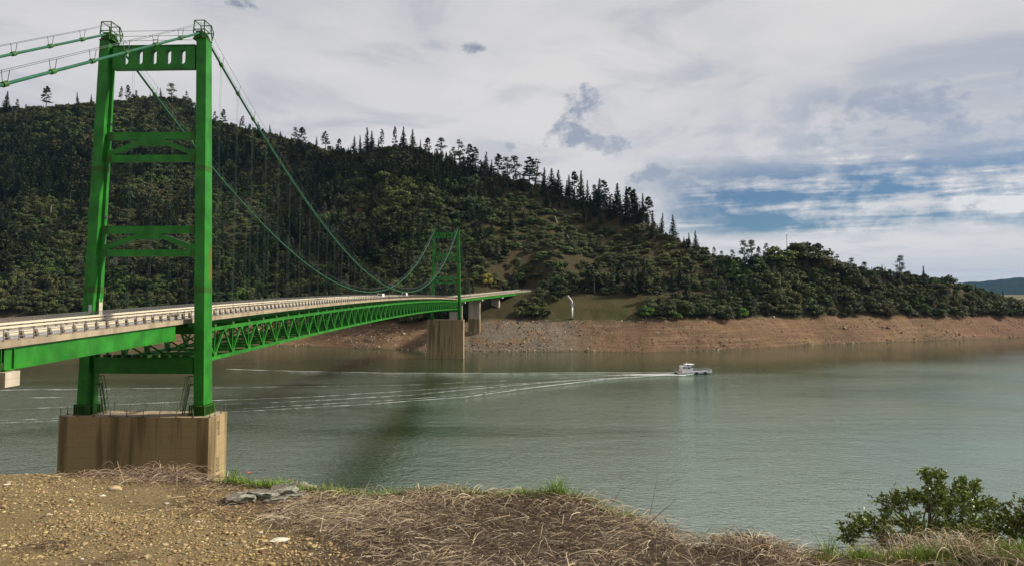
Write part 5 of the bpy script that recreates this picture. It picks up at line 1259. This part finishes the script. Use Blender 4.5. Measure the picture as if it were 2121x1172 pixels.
# ---- green grass
GRS = Strands(); FRESH = [(.13,.25,.02),(.20,.32,.025),(.09,.18,.015),(.26,.34,.045)]; OLV = [(.20,.22,.03),(.26,.24,.05),(.14,.17,.03)]
def tuft(px, py, n, rx, h, cols=FRESH, dy=None, wd=(.0045, .009)):
    x, y = gpx(px, py) if dy is None else crest(px);  Xc = x + rng.normal(0, rx, n); Yc = y + rng.normal(0, max(.02, rx*.35), n); Zc = ground_z(Xc, Yc); hh_ = h*1.15*uni(.35, 1.1, n)
    V, Fq, m_ = ribbons(np.stack([Xc, Yc, Zc - .01], 1), uni(0, 6.28, n), hh_*uni(.2, .7, n), uni(*wd, n), hh_*.12, rng.normal(0, .5, n), hh_, 4, 1.0, .1); GRS.add(V, Fq, m_, lerp_cols(cols, n, .25))
for px in range(478, 620, 7): tuft(px, 988 + (px-478)*.09, 80, .04, rng.uniform(.05, .11), FRESH, .05)
tuft(482, 984, 40, .03, .16, FRESH, .15); tuft(400, 985, 50, .05, .05, FRESH + OLV); tuft(450, 990, 60, .06, .05, FRESH + OLV)
for px in range(640, 1320, 6): tuft(px, 1012, int(rng.uniform(20, 70)), .045, rng.uniform(.05, .10)*(.75 if px > 900 else 1), FRESH + OLV, .06)
tuft(700, 1005, 40, .04, .12, FRESH, .1); tuft(855, 1020, 25, .02, .11, FRESH, .05)
for px, h, q in ((935,.10,60),(960,.12,50),(985,.09,50),(1010,.08,30),(1060,.09,30),(1080,.11,50),(1100,.10,50),(1120,.13,70),(1140,.15,90),(1155,.20,110),(1165,.15,70),(1185,.14,30),(1200,.12,30),(1225,.11,30),(1260,.13,14),(1300,.12,16)): tuft(px, 1030 + max(0, px-1200)*.2, q, .03, h*.8, FRESH if h > .09 else FRESH + OLV, .10)
for i in range(90): px = rng.uniform(1690, 2130); tuft(px, rng.uniform(1146, 1172), 34, .04, rng.uniform(.05, .12), FRESH + OLV)
for i in range(22): px = rng.uniform(1980, 2130); tuft(px, rng.uniform(1135, 1150), 40, .05, rng.uniform(.07, .13), FRESH, .1)
for px, py, h in ((1715,1150,.20),(1722,1150,.14),(1905,1145,.14),(1950,1150,.15)): tuft(px, py, 24, .012, h, FRESH)
tuft(735, 1076, 30, .02, .03, FRESH + OLV); tuft(1040, 1084, 30, .03, .03, FRESH + OLV)
tag(GRS.build('green_grass', M['blade']), 'fresh green grass growing along the rim and under the shrub', 'grass', None, 'stuff')
# ---- single dry stems that stand against the water
M['stem'] = m_flat('dry_stem', (.13, .10, .06), .8)
def stem(pts, r, label, Yd):
    W = [at_y(x, y, Yd + .03*i) for i, (x, y) in enumerate(pts)]; b0 = W[0]; o = MB().tube([tuple(w - b0) for w in W], [r*(1 - .75*i/(len(W)-1)) for i in range(len(W))], 5).build('dry_stem', M['stem']); o.location = tuple(b0); tag(o, label, 'stem')
stem([(1325,1100),(1360,1068),(1402,1032)], .004, 'dark dry stem leaning right over the water at the mat corner', 4.8)
stem([(1345,1068),(1353,1030),(1362,985),(1366,968)], .0022, 'tall upright green-brown stem against the water right of centre', 5.0)
stem([(1270,1040),(1284,1015),(1294,996)], .003, 'short dry seed stem beside the green tufts', 5.4)
stem([(1076,1022),(1092,1000),(1098,987)], .0022, 'thin dry stem just left of the tallest tuft', 5.6)
stem([(655,1008),(680,980),(690,958)], .0022, 'thin bent stem behind the lichen rock', 6.1)
stem([(1376,1072),(1390,1095),(1400,1108)], .003, 'short dark twig on the slope of the mat corner', 4.6)
stem([(1735,1135),(1715,1095),(1690,1081)], .0025, 'thin twig arching left from the right-hand shrub', 4.6)
stem([(1630,1150),(1720,1135),(1830,1124),(1910,1136)], .004, 'long pale stick lying in front of the right-hand shrub', 4.45)
# ---- orange poppies
M['petal'] = m_flat('orange_petal', (.60, .16, .05), .6); M['sprig'] = m_flat('green_stalk', (.08, .16, .03), .7)
def poppy(px, py, s_, label):
    x, y = crest(px); y -= .04; z = float(ground_z(x, y)); top = at_y(px, py, y); o = empty('poppy', (x, y, z)); T = Vector((top[0]-x, 0, top[2]-z)); MB().tube([(0, 0, 0), (T.x*.4, 0, T.z*.5), tuple(T)], .0015, 4).build('stalk', M['sprig'], o)
    for q in range(4):
        a = q*math.pi/2 + .4; c, s2 = math.cos(a), math.sin(a); p0 = T
        MB().add([tuple(p0), tuple(p0 + Vector((c*s_ - s2*s_*.7, s2*s_ + c*s_*.7, s_*.7))), tuple(p0 + Vector((c*s_*1.3, s2*s_*1.3, s_*.9))), tuple(p0 + Vector((c*s_ + s2*s_*.7, s2*s_ - c*s_*.7, s_*.7)))], [(0, 1, 2, 3)]).build('petal', M['petal'], o)
    tag(o, label, 'flower')
poppy(516, 980, .014, 'orange poppy standing tallest in the green grass by the pier'); poppy(472, 987, .011, 'orange poppy at the left end of the green grass'); poppy(600, 994, .009, 'small orange poppy against the lichen rock')
# ---- leafy shrub at the lower right
M['leafy'] = m_leaf('glossy_shrub_leaf', (.150, .185, .040), (.18, .205, .050), None); M['leafy'].node_tree.nodes['Principled BSDF'].inputs['Roughness'].default_value = .4
def leafy(name, base_px, base_py, Yd, blobs, label, nl=95):
    b0 = at_y(base_px, base_py, Yd); o = empty(name, tuple(b0)); br = MB(); LP, LD = [], []
    for px, py, r, dy in blobs:
        c = at_y(px, py, Yd + dy) - b0; rr = r*Yd/F_PX; mid = Vector(c)*.5 + Vector((rng.normal()*.03, rng.normal()*.03, .03)); br.tube([(rng.normal()*.03, rng.normal()*.03, -.25), tuple(mid), tuple(c)], [.010, .006, .003], 5)
        for q in range(max(6, int(r*.55))):
            d = rng.normal(size=3); d /= np.linalg.norm(d); d[2] = d[2]*.8 + .25; tip = c + d*rr*rng.uniform(.6, 1.15); st = c + d*rr*.1
            br.tube([tuple(st), tuple((st+tip)/2 + rng.normal(size=3)*.008), tuple(tip)], [.0025, .0018, .001], 3)
            for e_ in range(22):
                f = rng.uniform(.25, 1.05); LP.append(st + (tip-st)*f + rng.normal(size=3)*.010); LD.append(d + rng.normal(size=3)*.8)
    br.build('branches', M['stem'], o); LP = np.array(LP); LD = np.array(LD); n = len(LP); LD /= np.linalg.norm(LD, axis=1, keepdims=True)
    a = np.cross(LD, rng.normal(size=(n, 3))); a /= np.linalg.norm(a, axis=1, keepdims=True); nrm = np.cross(LD, a); ln = uni(.020, .038, n)[:, None]; w = ln*.24
    V = np.stack([LP, LP + LD*ln*.45 + a*w + nrm*ln*.08, LP + LD*ln, LP + LD*ln*.45 - a*w + nrm*ln*.08], 1).reshape(-1, 3); i = np.arange(n)*4; link('leaves', np_mesh('leaves', V, np.stack([i, i+1, i+2, i+3], 1), M['leafy']), o); tag(o, label, 'shrub'); print('leaves', n)
leafy('leafy_shrub', 1915, 1150, 5.1, [(1760,1108,26,0),(1785,1095,32,0),(1815,1082,34,.05),(1850,1050,34,.1),(1875,1040,30,.1),(1835,1110,34,-.1),(1880,1085,36,0),(1925,1040,40,.1),(1932,1008,28,.1),(1925,985,17,.1),(1945,995,18,.1),(1965,1025,40,.15),(2003,1012,24,.1),(1975,1065,44,0),(2010,1050,42,.05),(2040,1060,36,.05),(2000,1095,44,-.1),(2050,1095,42,0),(2060,1120,36,0),(2020,1125,36,-.1),(1960,1110,40,-.1),(2078,1068,18,.1),(1905,1125,34,-.1)], 'glossy dark green leafy shrub at the lower right rim')
leafy('leafy_shrub', 2135, 1150, 5.0, [(2118,1062,24,0),(2110,1085,24,0),(2120,1110,30,0),(2145,1050,34,0),(2150,1090,40,0),(2102,1130,24,0)], 'dark leafy shrub cut off by the right edge of the picture')

# ---- haze between here and the distant hills
HAZE = 1.5e-5
if HAZE:
    m = bpy.data.materials.new('haze'); m.use_nodes = True; k = NT(m.node_tree); k.n.clear(); o_ = k.new('ShaderNodeOutputMaterial'); v = k.new('ShaderNodeVolumePrincipled'); v.inputs['Color'].default_value = (.30, .60, 1.0, 1); v.inputs['Density'].default_value = HAZE; v.inputs['Anisotropy'].default_value = .0
    k.l.new(v.outputs[0], o_.inputs['Volume']); hz = MB().box(-9500, 9500, -500, 14500, -16, 420).build('haze', m); tag(hz, 'thin pale haze in the air over the lake', 'haze', None, 'stuff')
